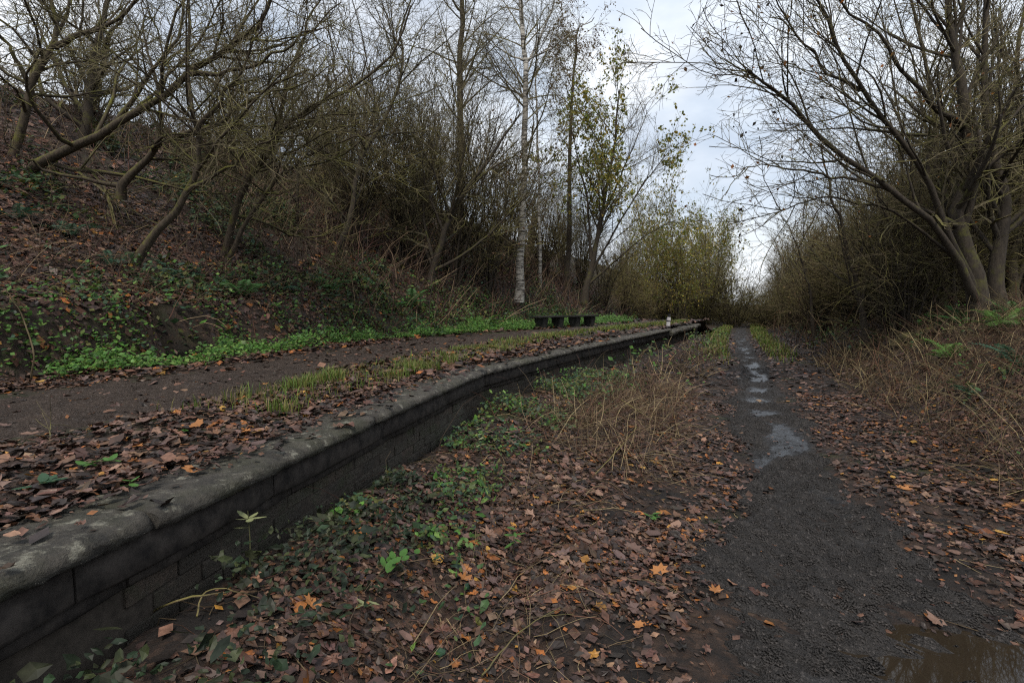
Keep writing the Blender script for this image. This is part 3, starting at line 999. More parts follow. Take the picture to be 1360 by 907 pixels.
tree('birch_tree', 'thin young birch stem just right of the white birch',
     [(sink(px([(718, 400), (716, 260), (713, 150), (712, 60), (714, 20)], 22.0), 0.240), .07)], SP_BIRCH, 24, M['birch'], M['twig'], trunk_levels=0)
tree('spreading_tree', 'wide fan-shaped tree with yellow-green leaves left of the sky gap',
     [(sink(px([(776, 395), (790, 330), (800, 280), (815, 200), (822, 120)], 22.0), 0.240), .13),
      (px([(782, 370), (815, 310), (850, 250), (890, 200)], 22.0, 21), 0.056),
      (px([(780, 380), (830, 335), (870, 305), (905, 290)], 22.0, 21), 0.048),
      (px([(785, 345), (780, 270), (765, 200), (755, 150)], 22.0, 21.4), 0.056),
      (px([(795, 300), (830, 220), (860, 150)], 22.0, 22.6), 0.056)], SP_FAN, 25, M['bark_dark'], M['twig'],
     leaves=(6500, .12, YEL, lambda p: (p[:, 0] < 4.6) & (p[:, 2] > 5) | (p[:, 0] > 6.0)))

# right side: the big many-stemmed tree leaning over the footpath
tree('overhanging_tree', 'big many-stemmed tree at right whose long boughs reach left over the footpath',
     [(sink(px([(1310, 428), (1290, 350), (1272, 280), (1286, 200), (1276, 100), (1262, 40), (1252, -80)], 10.0), 0.139), .17),
      (sink(px([(1328, 428), (1323, 350), (1336, 270), (1313, 190), (1308, 80), (1312, -60)], 10.2), 0.139), .15),
      (px([(1306, 415), (1276, 350), (1240, 298), (1180, 250), (1106, 196), (1062, 150), (1036, 126), (1012, 108), (990, 92)], 10.0, 8.2), 0.070),
      (px([(1300, 400), (1266, 320), (1230, 236), (1182, 170), (1142, 120), (1112, 60), (1088, 0), (1060, -70)], 10.0, 8.2), 0.064),
      (px([(1280, 168), (1236, 136), (1200, 95), (1166, 45), (1115, 5), (1085, -40)], 10.0, 8.6), 0.047),
      (px([(1276, 350), (1190, 285), (1110, 262), (1055, 272), (1015, 295)], 10.0, 9.0), 0.030),
      (px([(1180, 250), (1110, 235), (1060, 226), (1015, 220), (985, 224)], 9.4, 8.4), 0.028),
      (px([(1142, 120), (1090, 85), (1040, 20), (1015, -40)], 9.0, 8.2), 0.028)], SP_REACH, 31, M['bark_dark'], M['twig'],
     leaves=(420, .075, ORG + [(0.03, 0.02, 0.015)] * 3), sides=11)
tree('thin_tree', 'thin dark tree standing in brambles between the footpath and the overhanging tree',
     [(sink(px([(1152, 448), (1140, 390), (1129, 350), (1118, 300), (1104, 262), (1092, 190)], 12.5), 0.198), .075),
      (px([(1130, 352), (1165, 300), (1190, 240)], 12.5), 0.026)], SP_HAZEL, 32, M['bark_dark'], M['twig'])
tree('mossy_tree', 'mossy upright tree just left of the overhanging tree on the right bank',
     [(sink(px([(1256, 432), (1252, 380), (1241, 300), (1246, 200), (1226, 80), (1200, -60)], 13.0), 0.198), .11),
      (px([(1245, 210), (1290, 120), (1330, 20)], 13.0), 0.040)], SP_HAZEL, 33, M['bark'], M['twig'])
tree('mossy_tree', 'mossy tree at the right edge behind the overhanging tree',
     [(sink(px([(1347, 425), (1346, 330), (1358, 250), (1350, 100), (1368, -20)], 12.0), 0.198), .12),
      (px([(1350, 300), (1310, 200), (1350, 120), (1330, 20)], 12.0), 0.033)], SP_HAZEL, 34, M['bark'], M['twig'])

for k, (pts, d, r0, lab) in enumerate([
        ([(1205, 445), (1195, 380), (1180, 300), (1150, 220), (1120, 120), (1096, 30)], 12.0, .042, 'thin dark tree leaning left just beyond the fallen log'),
        ([(1228, 445), (1222, 350), (1200, 250), (1190, 120), (1168, -10)], 13.5, .048, 'thin straight dark tree rising behind the fallen log'),
        ([(1272, 430), (1262, 330), (1240, 220), (1215, 100), (1180, -20)], 11.6, .05, 'thin leaning dark tree crossing behind the overhanging boughs'),
        ([(1300, 425), (1306, 300), (1292, 180), (1301, 60), (1290, -50)], 14.0, .06, 'upright dark tree directly behind the overhanging tree'),
        ([(1082, 435), (1074, 380), (1060, 330), (1038, 285)], 17.0, .05, 'small dark tree at the left end of the right-hand thicket'),
        ([(1362, 425), (1352, 320), (1331, 200), (1326, 80), (1310, -30)], 13.0, .06, 'leaning dark tree at the right edge beyond the ferns')]):
    tree('thin_tree', lab, [(sink(px(pts, d), .35), r0), (px([pts[2], (pts[2][0] + 30, pts[2][1] - 60), (pts[2][0] + 45, pts[2][1] - 140)], d, d - .6), r0 * .5)],
         SP_HAZEL, 330 + k, M['bark_dark'], M['twig'])

# shrub clumps: a few built, the rest copied
def hazel(name, label, n, h, spread, seed, group, mats, leaves=None, cat='shrub', lean=0.0):
    r = np.random.default_rng(seed)
    L = []
    for k in range(n):
        a = r.uniform(0, 2 * np.pi)
        o = np.array([math.cos(a), math.sin(a), 0])
        hh = h * r.uniform(0.65, 1.05)
        sp = spread * r.uniform(0.15, 1.0)
        b = o * r.uniform(0.02, 0.25)
        L.append(([b - np.array([0, 0, .25]), b + o * sp * .2 + [0, 0, hh * .3], b + o * sp * .5 + [lean * .3, 0, hh * .65], b + o * sp + [lean, 0, hh]], r.uniform(0.02, 0.045)))
    return tree(name, label, L, SP_HAZEL, seed, mats[0], mats[1], cat, group, 0.03, 9, leaves, base=(0, 0, 0), sides=5, trunk_levels=1)

DK = (M['bark_dark'], M['twig'])
BRN = (M['bark_dark'], M['twig_brown'])
hz = [hazel('hazel_clump', 'x', 15, 5.4, 2.6, 201, 'g', DK),
      hazel('hazel_clump', 'x', 13, 4.6, 2.4, 202, 'g', BRN, (700, .09, DRY + [(0.09, 0.09, 0.03)])),
      hazel('hazel_clump', 'x', 14, 5.0, 2.2, 203, 'g', BRN)]
yl = hazel('yellow_leaved_tree', 'x', 8, 6.0, 2.3, 204, 'g', BRN, (4200, .12, YEL + [(0.10, 0.10, 0.03)]), 'tree')
used = set()
def put(proto, x, y, z, rz, sc, label, group, name=None):
    if proto.name in used:
        o = copy_thing(proto, (x, y, z), rz, sc, label, group)
        if name: o.name = name
    else:
        used.add(proto.name)
        o = proto
        o.location = (x, y, z)
        o.rotation_euler = (0, 0, rz)
        o.scale = sc
        tag(o, label, None, group)
    return o

def zb(x, y):
    return float(h_bank(np.array(x), np.array(y)))
def zg(x, y):
    return float(h_ground(np.array(x), np.array(y)))

HZL = 'dense bare hazel clump on the left bank between the mossy trees and the birches'
for k, (u, v, d, p, s) in enumerate([(470, 340, 14.5, 2, .95), (535, 345, 15.5, 0, 1.0), (600, 355, 16.5, 0, 1.1), (645, 365, 17.5, 1, 1.05), (430, 320, 17, 1, .9), (560, 330, 19, 2, 1.0),
                                      (350, 300, 16, 2, .75), (670, 370, 21, 1, 1.0)]):
    q = at(u, v, d)
    put(hz[p], q[0], q[1], zb(q[0], q[1]), k * 1.3, (s, s, s * random.uniform(.95, 1.1)), HZL, 'hazel clumps on the left bank')
CR = 'bare shrub on the upper slope of the left bank, showing against the sky'
for k, (x, y, p, s) in enumerate([(-12.5, 10.5, 1, .8), (-11, 14, 2, .8), (-9, 17, 0, .8), (-6.5, 19.5, 1, .9), (-4.0, 23, 0, 1.0)]):
    put(hz[p], x, y, zb(x, y) - .1, k * 2.1, (s, s, s), CR, 'shrubs on the upper left slope')
FL = 'bare brown shrub beyond the birches on the far left of the trackbed'
for k, (u, d, p, s) in enumerate([(720, 25, 2, .9), (770, 28, 0, .9), (800, 27, 1, .75), (830, 31, 2, .9), (860, 33, 1, .8), (745, 33, 2, 1.2), (700, 30, 1, 1.2), (880, 38, 0, 1.0), (820, 40, 2, 1.2)]):
    q = at(u, 400, d)
    put(hz[p], q[0], q[1], zb(q[0], q[1]) - .1, k * 1.7, (s, s, s), FL, 'shrubs beyond the birches')
YT = 'yellow-green leaved tree in the distance left of the footpath'
for k, (u, d, s) in enumerate([(905, 36, 1.15), (938, 42, 1.25), (872, 38, 1.25), (918, 50, 1.6), (845, 34, .9), (950, 52, 1.2)]):
    q = at(u, 400, d)
    put(yl, q[0], q[1], max(zb(q[0], q[1]) - .2, 0) if u < 900 else 0.0, k * 2.3, (s * .85, s * .85, s * (1.0 + .2 * (k % 3))), YT, 'yellow-leaved trees by the far path')
RT = 'bare shrub in the dense thicket right of the footpath'
rr = random.Random(5)
spots = []
for L in np.arange(10, 50, 1.9):
    for off in (3.4, 5.2, 7.5, 10.5, 14):
        spots.append((L + rr.uniform(-1, 1), off + rr.uniform(-.8, .8) + (0.6 if L < 14 else -0.5 if L > 25 else 0)))
for k, (L, off) in enumerate(spots):
    q = FP.to(np.array(float(L)), np.array(-float(off)))
    if q[1] < 9 and off < 5: continue
    if q[1] < 11.8 and 0.62 * q[1] < q[0]: continue
    if abs(math.degrees(math.atan2(q[0], q[1]))) > 50 or q[1] < 4: continue
    s = rr.uniform(.75, 1.05) if off < 5 else rr.uniform(.95, 1.35)
    if L > 24: s *= 0.9
    put(hz[(k * 7 + 1) % 3], q[0], q[1], zg(q[0], q[1]) - .1, rr.uniform(0, 6.2), (s, s, s * rr.uniform(.9, 1.15)), RT, 'shrubs in the right thicket')
HD = 'dark low shrub closing the far end of the footpath'
for k in range(54):
    L = 44 + (k % 3) * 5
    q = FP.to(np.array(float(L)), np.array(-18.0 + 36 * k / 53 + rr.uniform(-.5, .5)))
    s = rr.uniform(.75, 1.1)
    put(hz[k % 3], q[0], q[1], -0.5, rr.uniform(0, 6), (s * 1.4, s * 1.4, s * rr.choice([.5, .8, .95])), HD, 'shrubs closing the far path')

ORD = ['leftmost', 'second from the left', 'third from the left', 'fourth from the left', 'fifth from the left', 'sixth from the left', 'seventh from the left', 'eighth from the left', 'ninth from the left']
for grp, what in (('hazel clumps on the left bank', 'of the bare hazel clumps between the mossy trees and birches'),
                  ('shrubs on the upper left slope', 'of the bare shrubs high on the left bank against the sky'),
                  ('shrubs beyond the birches', 'of the brown shrubs beyond the birches'),
                  ('yellow-leaved trees by the far path', 'of the distant yellow-green trees left of the footpath')):
    row = sorted([o for o in C.objects if o.get('group') == grp and o.parent is None], key=lambda o: o.location.x / o.location.y)
    for k, o in enumerate(row):
        o['label'] = ('rightmost ' if k == len(row) - 1 else ORD[k] + ' ') + what

# ------------------------------------------------------------------ leaf litter
def leaf_template(kind):
    if kind == 'oak':
        n = 14
        t = np.linspace(0, 2 * np.pi, n, endpoint=False)
        rad = 0.30 + 0.055 * np.cos(t * 7)
        x, y = np.cos(t) * rad * 1.65, np.sin(t) * rad * 1.0 * (1 + 0.15 * np.cos(t))
    elif kind == 'maple':
        lob = [(-175, .12), (-150, .30), (-120, .26), (-100, .42), (-76, .30), (-56, .38), (-42, .50), (-22, .30), (-10, .40), (0, .58),
               (12, .38), (24, .30), (44, .47), (58, .36), (78, .29), (98, .40), (122, .27), (148, .31)]
        t = np.radians([q[0] for q in lob]); rad = np.array([q[1] for q in lob])
        n = len(lob)
        x, y = np.cos(t) * rad, np.sin(t) * rad
    elif kind == 'leaf':
        n = 6
        x, y = np.array([.55, .22, -.2, -.5, -.2, .22]), np.array([0, .22, .26, 0, -.26, -.22])
    elif kind == 'oval':
        n = 8
        t = np.linspace(0, 2 * np.pi, n, endpoint=False)
        x, y = np.cos(t) * 0.5, np.sin(t) * 0.29
    else:
        n = 4
        x, y = np.array([.5, 0, -.5, 0]), np.array([0, .32, 0, -.32])
    V = np.zeros((n + 1, 3))
    V[1:, 0], V[1:, 1] = x, y
    V[1:, 2] = 0.55 * (y ** 2) + 0.25 * x ** 2
    F = np.array([(0, i + 1, (i + 1) % n + 1) for i in range(n)])
    if kind == 'far':
        V, F = V[1:], np.array([(0, 1, 3), (1, 2, 3)])
    return V, F

def leaf_frames(r, nrm, tilt):
    n = unit(nrm + r.normal(size=nrm.shape) * tilt)
    t = r.normal(size=n.shape)
    t = unit(t - (t * n).sum(1, keepdims=True) * n)
    return t, np.cross(n, t), n

def leaves_mesh(r, pos, nrm, kind, size, tint, tilt=.24, curl=(0.1, 1.2)):
    T, F = leaf_template(kind)
    N = len(pos)
    a, b, c = leaf_frames(r, nrm, tilt)
    cz = r.uniform(*curl, N) * np.where(r.random(N) < .3, -1, 1)
    sx = r.uniform(0.85, 1.15, N)
    V = pos[:, None] + size[:, None, None] * (T[None, :, :1] * sx[:, None, None] * a[:, None] + T[None, :, 1:2] * b[:, None] + T[None, :, 2:] * cz[:, None, None] * c[:, None])
    V = V + (r.normal(size=V.shape) * (size * 0.06)[:, None, None] if kind != 'far' else 0)
    k = V.shape[1]
    FF = (F[None] + (np.arange(N) * k)[:, None, None]).reshape(-1, 3)
    return V.reshape(-1, 3), FF, np.repeat(tint, k, 0) * r.uniform(.6, 1.3, (N * k, 1))

PAL = np.array([(0.095, 0.053, 0.039), (0.066, 0.041, 0.034), (0.14, 0.078, 0.055), (0.042, 0.029, 0.025), (0.185, 0.112, 0.08), (0.10, 0.047, 0.030),
                (0.028, 0.021, 0.019), (0.12, 0.076, 0.066), (0.26, 0.10, 0.028), (0.30, 0.16, 0.035)])
PALW = np.array([.16, .17, .12, .16, .07, .09, .16, .09, .028, .008]); PALW = PALW / PALW.sum()
def tints(r, n, warm=0.0):
    w = PALW.copy(); w[8:] *= 1 + warm; w = w / w.sum()
    return PAL[r.choice(len(PAL), n, p=w)] * r.uniform(0.45, 1.35, (n, 1)) * r.uniform(0.92, 1.08, (n, 3)) * np.array([.86, .82, .75])

def scatter_ground(r, n, ymin, ymax, fn, hf, left):
    """random points of the view wedge between two distances, thinned by fn(x, y)"""
    y = np.sqrt(r.uniform(ymin ** 2, ymax ** 2, n))
    x = r.uniform(-1.08, 1.08, n) * y
    L, s = E.inv(x, y)
    ok = (s > 0.03) if left else (s < -0.02)
    keep = ok & (r.random(n) < fn(x, y, L, s))
    return x[keep], y[keep]

def d_ground(x, y, L, s):
    l, o = FP.inv(x, y); off = -o
    hw = fp_half(l)
    wob = 0.3 * fbm(x, y, 0.6, 71)
    d = 0.04 + 0.96 * smooth(0.42, 1.25, np.abs(off) / hw + wob)
    d = d * (0.16 + 0.84 * smooth(-.3, .3, fbm(x, y, 0.40, 72) + 0.06)) * (1 - .7 * smooth(-.45, -.1, s) * (1 - smooth(3, 5, y))) * (1 - .35 * smooth(.9, 1.6, -off) * smooth(4, 6, y))
    d = d * (1 - 0.45 * smooth(2.2, 4, off))
    return d

def d_bank(x, y, L, s):
    l, o = UP.inv(x, y)
    hw = up_half(l)
    wob = 0.3 * fbm(x, y, 0.6, 73)
    d = 0.07 + 0.93 * smooth(0.62, 1.15, np.abs(o) / hw + wob)
    d = d * (0.10 + 0.9 * smooth(0.06, 0.34, s + 0.25 * fbm(x, y, .5, 75)))       # the bare lip of the coping
    d = d * (1 - 0.35 * smooth(4.0, 4.2, s) * (1 - smooth(4.7, 5.1, s)) * (1 - smooth(10, 15, L)))
    d = d * (0.4 + 0.6 * smooth(-.3, .2, fbm(x, y, 0.7, 74) + .15))
    return d

def litter(name, label, hf, dens, left, seed, bands, parent_terrain, singles):
    global TRI
    r = np.random.default_rng(seed)
    bag = Bag()
    for (n, y0, y1, kinds, sz, lift) in bands:
        x, y = scatter_ground(r, n, y0, y1, dens, hf, left)
        z = hf(x, y)
        if left:
            _, s = E.inv(x, y)
            z = np.where(s < 0.56, np.maximum(z, 0.806 - 0.012 * (s < 0.08)), z)
        nr = normal_of(hf, x, y)
        if left: nr[s < 0.5] = (0, 0, 1)
        pos = np.stack([x, y, z + r.uniform(0.004, lift, len(x))], 1)
        which = r.integers(0, len(kinds), len(x))
        tn = tints(r, len(x), 1.0 if y0 > 4 else 0.6)
        size = sz * np.minimum(r.lognormal(0, 0.42, len(x)), 2.3)
        for k, kind in enumerate(kinds):
            m = which == k
            if m.any():
                bag.add(*leaves_mesh(r, pos[m], nr[m], kind, size[m], tn[m]))
    o = link(name, bag.mesh(name, M['leaf']))
    tag(o, label, 'leaves', kind='stuff')
    TRI += sum(len(f) for f in bag.F)
    # the largest single leaves, each one an object lying on the ground
    protos = []
    for kind in ('oak', 'maple', 'oval'):
        for c in range(6):
            T, F = leaf_template(kind)
            rr_ = np.random.default_rng(seed + c * 7 + len(kind))
            V = T.copy(); V[:, 2] *= rr_.uniform(0.3, 1.6); V = V + rr_.normal(size=V.shape) * 0.03
            V[:, 2] -= V[:, 2].min()
            cols = [(0.16, 0.095, 0.068), (0.11, 0.066, 0.052), (0.26, 0.11, 0.035), (0.08, 0.05, 0.042), (0.20, 0.12, 0.085), (0.10, 0.065, 0.058)]
            if c == 2 and kind == 'oval': cols[2] = (0.32, 0.18, 0.04)
            protos.append(mesh_np('fallen_leaf', V, F, M['leaf'], np.tile(cols[c], (len(V), 1)) * rr_.uniform(.8, 1.2)))
    n, y0, y1, sz = singles
    x, y = scatter_ground(r, n * 14, y0, y1, dens, hf, left)
    x, y = x[:n], y[:n]
    z = hf(x, y)
    nr = normal_of(hf, x, y)
    if left:
        _, s = E.inv(x, y)
        z = np.where(s < 0.56, np.maximum(z, 0.806), z)
        nr[s < 0.5] = (0, 0, 1)
    for k in range(len(x)):
        o = bpy.data.objects.new('fallen_leaf', protos[int(r.integers(0, len(protos)))])
        C.objects.link(o)
        o.parent = parent_terrain
        o.location = (x[k], y[k], z[k] + r.uniform(0.012, 0.03))
        nv = Vector(nr[k]) + Vector(r.normal(size=3) * .15)
        o.rotation_mode = 'QUATERNION'
        q = nv.to_track_quat('Z', 'Y')
        from mathutils import Quaternion
        o.rotation_quaternion = q @ Quaternion((0, 0, 1), r.uniform(0, 6.28))
        s_ = min(sz * r.lognormal(0, .25), sz * 1.35)
        o.scale = (s_, s_, s_)

litter('leaf_litter', 'brown oak and birch leaves fallen over the trackbed and mud', h_ground, d_ground, False, 81,
       [(34000, 1.2, 4.5, ['far'], .024, .012), (25000, 1.2, 3.6, ['oak', 'maple', 'oval', 'oval', 'far', 'far'], .041, .024), (34000, 4.5, 9, ['far'], .034, .016), (52000, 3.6, 8.5, ['oval', 'far', 'far'], .046, .028), (70000, 8.5, 26, ['far'], .085, .05)],
       ground, (170, 1.9, 4.8, .08))
litter('leaf_litter', 'brown leaves fallen over the platform top and left bank', h_bank, d_bank, True, 82,
       [(24000, 1.0, 5.0, ['far'], .024, .010), (24000, 1.0, 5.0, ['oak', 'oval', 'oval', 'far', 'maple'], .046, .026), (85000, 5.0, 10.5, ['oval', 'far', 'far', 'far'], .066, .05), (60000, 10.5, 26, ['far'], .10, .06)],
       bank, (130, 1.3, 5, .075))

# ------------------------------------------------------------------ dead stems and twigs
def arcs(r, x, y, z, n_h, ln, lean, droop, K=5, rad=.0025):
    N = len(x)
    d = unit(np.stack([r.normal(size=N) * lean, r.normal(size=N) * lean, np.full(N, 1.0)], 1))
    p = np.stack([x, y, z], 1)
    L = ln * r.uniform(.4, 1.3, N)
    pts = [p]
    hd = unit(np.concatenate([r.normal(size=(N, 2)), np.zeros((N, 1))], 1))
    for k in range(K - 1):
        d = unit(d + hd * droop * .6 + np.array([0, 0, -droop]) + r.normal(size=d.shape) * .12)
        pts.append(pts[-1] + d * (L / (K - 1))[:, None])
    P = np.stack(pts, 1)
    R = (rad * r.uniform(.7, 1.6, N))[:, None] * (1 - .6 * np.linspace(0, 1, K))[None]
    return P, R
STEMC = np.array([(0.085, 0.055, 0.036), (0.05, 0.032, 0.023), (0.13, 0.088, 0.054), (0.03, 0.02, 0.016), (0.085, 0.038, 0.026), (0.20, 0.145, 0.085), (0.055, 0.038, 0.024), (0.06, 0.03, 0.025)])

def stem_stuff(name, label, hf, left, seed, runs, gain=1.0):
    global TRI
    r = np.random.default_rng(seed)
    bag = Bag()
    for (n, y0, y1, fn, ln, lean, droop, rad) in runs:
        x, y = scatter_ground(r, n, y0, y1, fn, hf, left)
        if not len(x): continue
        P, R = arcs(r, x, y, hf(x, y) - .02, None, ln, lean, droop, 5 if y0 < 8 else 4, rad)
        zz = hf(P[..., 0].ravel(), P[..., 1].ravel()).reshape(P.shape[:2]) + .008
        P[..., 2] = np.maximum(P[..., 2], np.minimum(zz, P[..., 2] + .5))
        c = STEMC[r.integers(0, len(STEMC), len(x))] * r.uniform(.7, 1.2, (len(x), 1)) * gain
        V, F = tubes(P, R, 3)
        bag.add(V, F, np.repeat(c, P.shape[1] * 3, 0))
    o = link(name, bag.mesh(name, M['stem']))
    TRI += 2 * sum(len(f) for f in bag.F)
    tag(o, label, 'dead stems', kind='stuff')

def f_tangle(x, y, L, s):              # between platform wall and footpath
    l, o = FP.inv(x, y)
    return smooth(0.5, 0.9, o - fp_half(l) * .6 + .3 * fbm(x, y, .8, 91)) * (0.45 + 0.55 * smooth(3.5, 6, y)) * (0.25 + .75 * smooth(-.25, .2, fbm(x, y, .9, 97))) * (1 - .85 * smooth(-.95, -.45, s))
def f_right(x, y, L, s):
    l, o = FP.inv(x, y)
    return smooth(1.25, 2.0, -o + .5 * fbm(x, y, .9, 92)) * (1 - smooth(9, 12, -o))
def f_flat(x, y, L, s):
    l, o = FP.inv(x, y)
    return 0.06 + 0.94 * smooth(.6, 1.1, np.abs(o) / fp_half(l))
stem_stuff('dead_stems', 'tangle of dead brown stems between the platform wall and the footpath', h_ground, False, 93,
           [(11000, 1.3, 4.2, f_tangle, .36, 1.0, .28, .0017), (42000, 4.0, 9, f_tangle, .55, .9, .24, .0026), (44000, 9, 26, f_tangle, .55, .7, .2, .0055),
            (1800, 1.4, 4.5, f_flat, .25, 2.5, .5, .0016)], np.array([1.1, 1.16, 1.05]))
stem_stuff('dead_stems', 'dead brown bramble stems covering the low bank right of the footpath', h_ground, False, 94,
           [(17000, 2.8, 9, f_right, .62, .7, .20, .0028), (13000, 9, 14, f_right, .65, .6, .2, .005), (20000, 13, 45, f_right, 1.1, .5, .15, .009)], np.array([1.2, 1.32, 1.15]))
def f_bankstem(x, y, L, s):
    return smooth(4.2, 4.8, s) * (1 - smooth(14, 17, s)) * (0.12 + .88 * smooth(-.05, .3, fbm(x, y, 1.4, 95) + .35 * smooth(9, 14, L)))
stem_stuff('dead_stems', 'dead stems and bramble runners on the left bank', h_bank, True, 96,
           [(13000, 4, 11, f_bankstem, .75, .7, .22, .0035), (26000, 11, 28, f_bankstem, 1.3, .5, .14, .007)])

# ------------------------------------------------------------------ green ground cover
def cover(name, label, cat, hf, left, seed, runs, mat, kind='oval'):
    global TRI
    r = np.random.default_rng(seed)
    bag = Bag()
    for (n, y0, y1, fn, hgt, size, pal, shape) in runs:
        x, y = scatter_ground(r, n, y0, y1, fn, hf, left)
        if not len(x): continue
        z = hf(x, y) + hgt * r.beta(1.5, 1.7, len(x)) * np.clip(0.35 + 1.5 * (fbm(x, y, .45, seed) + .45), .2, 2)
        pos = np.stack([x, y, z], 1)
        nr = np.tile(np.array([0.0, -0.25, 1.0]), (len(x), 1))
        c = np.array(pal)[r.integers(0, len(pal), len(x))] * r.uniform(.65, 1.3, (len(x), 1))
        bag.add(*leaves_mesh(r, pos, nr, shape, size * r.lognormal(0, .3, len(x)), c, .45, (.2, 1.0)))
    o = link(name, bag.mesh(name, mat))
    TRI += sum(len(f) for f in bag.F)
    tag(o, label, cat, kind='stuff')

GRN = [(0.06, 0.15, 0.025), (0.085, 0.19, 0.035), (0.045, 0.11, 0.022), (0.12, 0.20, 0.045)]
DGR = [(0.034, 0.07, 0.03), (0.045, 0.09, 0.03), (0.028, 0.06, 0.036), (0.065, 0.095, 0.024), (0.09, 0.092, 0.024)]
def f_verge(x, y, L, s):
    l, o = UP.inv(x, y)
    n = fbm(x, y, .9, 101)
    return smooth(1.05, 1.3, o / up_half(l) + .3 * n) * (1 - smooth(4.2, 4.7, s + .3 * n)) * smooth(-.3, .1, n + .1 * smooth(9, 13, L) + .4 * vnoise(x, y, .3, 118)) * smooth(5.0, 6.4, L + n)
def f_foot(x, y, L, s):
    return smooth(3.9, 4.3, s) * (1 - smooth(4.9, 6.2, s)) * smooth(-.2, .15, fbm(x, y, .5, 102)) * (0.6 + 0.4 * smooth(9, 13, L))
def f_slope(x, y, L, s):
    return smooth(4.6, 5.2, s) * (1 - smooth(13, 15, s)) * smooth(.16, .36, fbm(x, y, .9, 103) + .12 * smooth(11, 15, L))
cover('verge_plants', 'bright green low nettles and weeds along the far side of the platform path', 'weeds', h_bank, True, 104,
      [(900000, 4.0, 22, f_verge, .22, .045, GRN, 'far'), (420000, 4.0, 22, f_foot, .42, .06, GRN + DGR + DGR + DGR, 'far')], M['green'])
cover('bank_plants', 'dark green bramble and fern leaves scattered over the left bank', 'undergrowth', h_bank, True, 105,
      [(90000, 5, 14, f_slope, .28, .075, DGR, 'far'), (90000, 12, 28, f_slope, .5, .11, DGR + [(0.08, 0.07, 0.025)], 'far')], M['green'])
def f_wall(x, y, L, s):
    n = fbm(x, y, .6, 106)
    return (s > -1.1) * smooth(-.02, .2, n + .10 * smooth(4, 6, y)) * smooth(1.6, 3.2, y) * (1 - smooth(-.45, -1.1, s) * .85)
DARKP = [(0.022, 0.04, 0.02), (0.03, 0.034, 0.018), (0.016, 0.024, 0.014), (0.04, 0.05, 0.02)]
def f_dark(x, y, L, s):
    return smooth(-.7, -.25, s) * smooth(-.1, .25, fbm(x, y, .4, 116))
def f_farveg(x, y, L, s):
    l, o = FP.inv(x, y)
    return (s < -.1) * smooth(.5, 1.0, o) * smooth(8.5, 12, y) * (1 - smooth(.7, 1.6, o) * .2) * smooth(-.1, .2, fbm(x, y, .9, 107) + .1)
def f_rightgreen(x, y, L, s):
    l, o = FP.inv(x, y)
    return smooth(1.5, 2.4, -o) * (1 - smooth(8, 11, -o)) * smooth(.14, .34, fbm(x, y, .8, 108))
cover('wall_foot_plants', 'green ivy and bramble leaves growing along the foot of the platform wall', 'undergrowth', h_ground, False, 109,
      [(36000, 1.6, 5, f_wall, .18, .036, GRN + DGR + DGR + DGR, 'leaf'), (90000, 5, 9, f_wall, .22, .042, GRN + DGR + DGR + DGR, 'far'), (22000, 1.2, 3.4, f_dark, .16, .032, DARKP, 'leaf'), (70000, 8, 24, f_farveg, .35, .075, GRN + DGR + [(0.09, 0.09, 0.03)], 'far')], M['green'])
cover('right_bank_plants', 'patches of green leaves among the brambles on the right bank', 'undergrowth', h_ground, False, 110,
      [(90000, 3, 12, f_rightgreen, .3, .055, DGR + GRN[:1], 'far'), (50000, 12, 26, f_rightgreen, .5, .1, DGR, 'far')], M['green'])

# grass blades: between the platform path and the coping, and beside the far footpath
def grass(name, label, hf, left, seed, runs):
    global TRI
    r = np.random.default_rng(seed)
    bag = Bag()
    for (n, y0, y1, fn, h, w, pal) in runs:
        x, y = scatter_ground(r, n, y0, y1, fn, hf, left)
        N = len(x)
        if not N: continue
        b = np.stack([x, y, hf(x, y) - .005], 1)
        ld = unit(np.concatenate([r.normal(size=(N, 2)), np.zeros((N, 1))], 1))
        sd = np.stack([-ld[:, 1], ld[:, 0], np.zeros(N)], 1)
        hh = (h * r.uniform(.5, 1.3, N))[:, None]
        bend = r.uniform(.2, .9, N)[:, None]
        up = np.array([0, 0, 1.0])
        mid = b + up * hh * .6 + ld * hh * .25 * bend
        tip = b + up * hh * .9 + ld * hh * .8 * bend
        V = np.stack([b - sd * w, b + sd * w, mid - sd * w * .8, mid + sd * w * .8, tip], 1)
        F = np.array([(0, 1, 3), (0, 3, 2), (2, 3, 4)])
        FF = (F[None] + (np.arange(N) * 5)[:, None, None]).reshape(-1, 3)
        c = np.array(pal)[r.integers(0, len(pal), N)] * r.uniform(.7, 1.25, (N, 1))
        bag.add(V.reshape(-1, 3), FF, np.repeat(c, 5, 0))
    o = link(name, bag.mesh(name, M['green']))
    TRI += sum(len(f) for f in bag.F)
    tag(o, label, 'grass', kind='stuff')
GRS = [(0.09, 0.145, 0.026), (0.125, 0.16, 0.03), (0.065, 0.12, 0.022), (0.18, 0.165, 0.05), (0.15, 0.12, 0.05)]
def f_strip(x, y, L, s):
    l, o = UP.inv(x, y)
    n = fbm(x, y, .55, 111)
    return smooth(-1.45, -1.15, -(-o) / up_half(l) * 1.0) * 0 + smooth(0.85, 1.05, -o / up_half(l)) * (1 - smooth(1.45, 1.8, -o / up_half(l))) * (0.06 + .94 * smooth(-.06, .28, n + .30 * smooth(6, 11, y) - .02)) * smooth(.4, .6, s)
def f_far(x, y, L, s):
    l, o = FP.inv(x, y)
    return smooth(.45, .65, np.abs(o)) * (1 - smooth(1.0, 1.5, np.abs(o))) * smooth(13, 17, y)
grass('grass', 'green grass tufts between the platform path and the coping', h_bank, True, 112, [(420000, 3.2, 9, f_strip, .11, .0028, GRS), (400000, 9, 22, f_strip, .14, .006, GRS)])
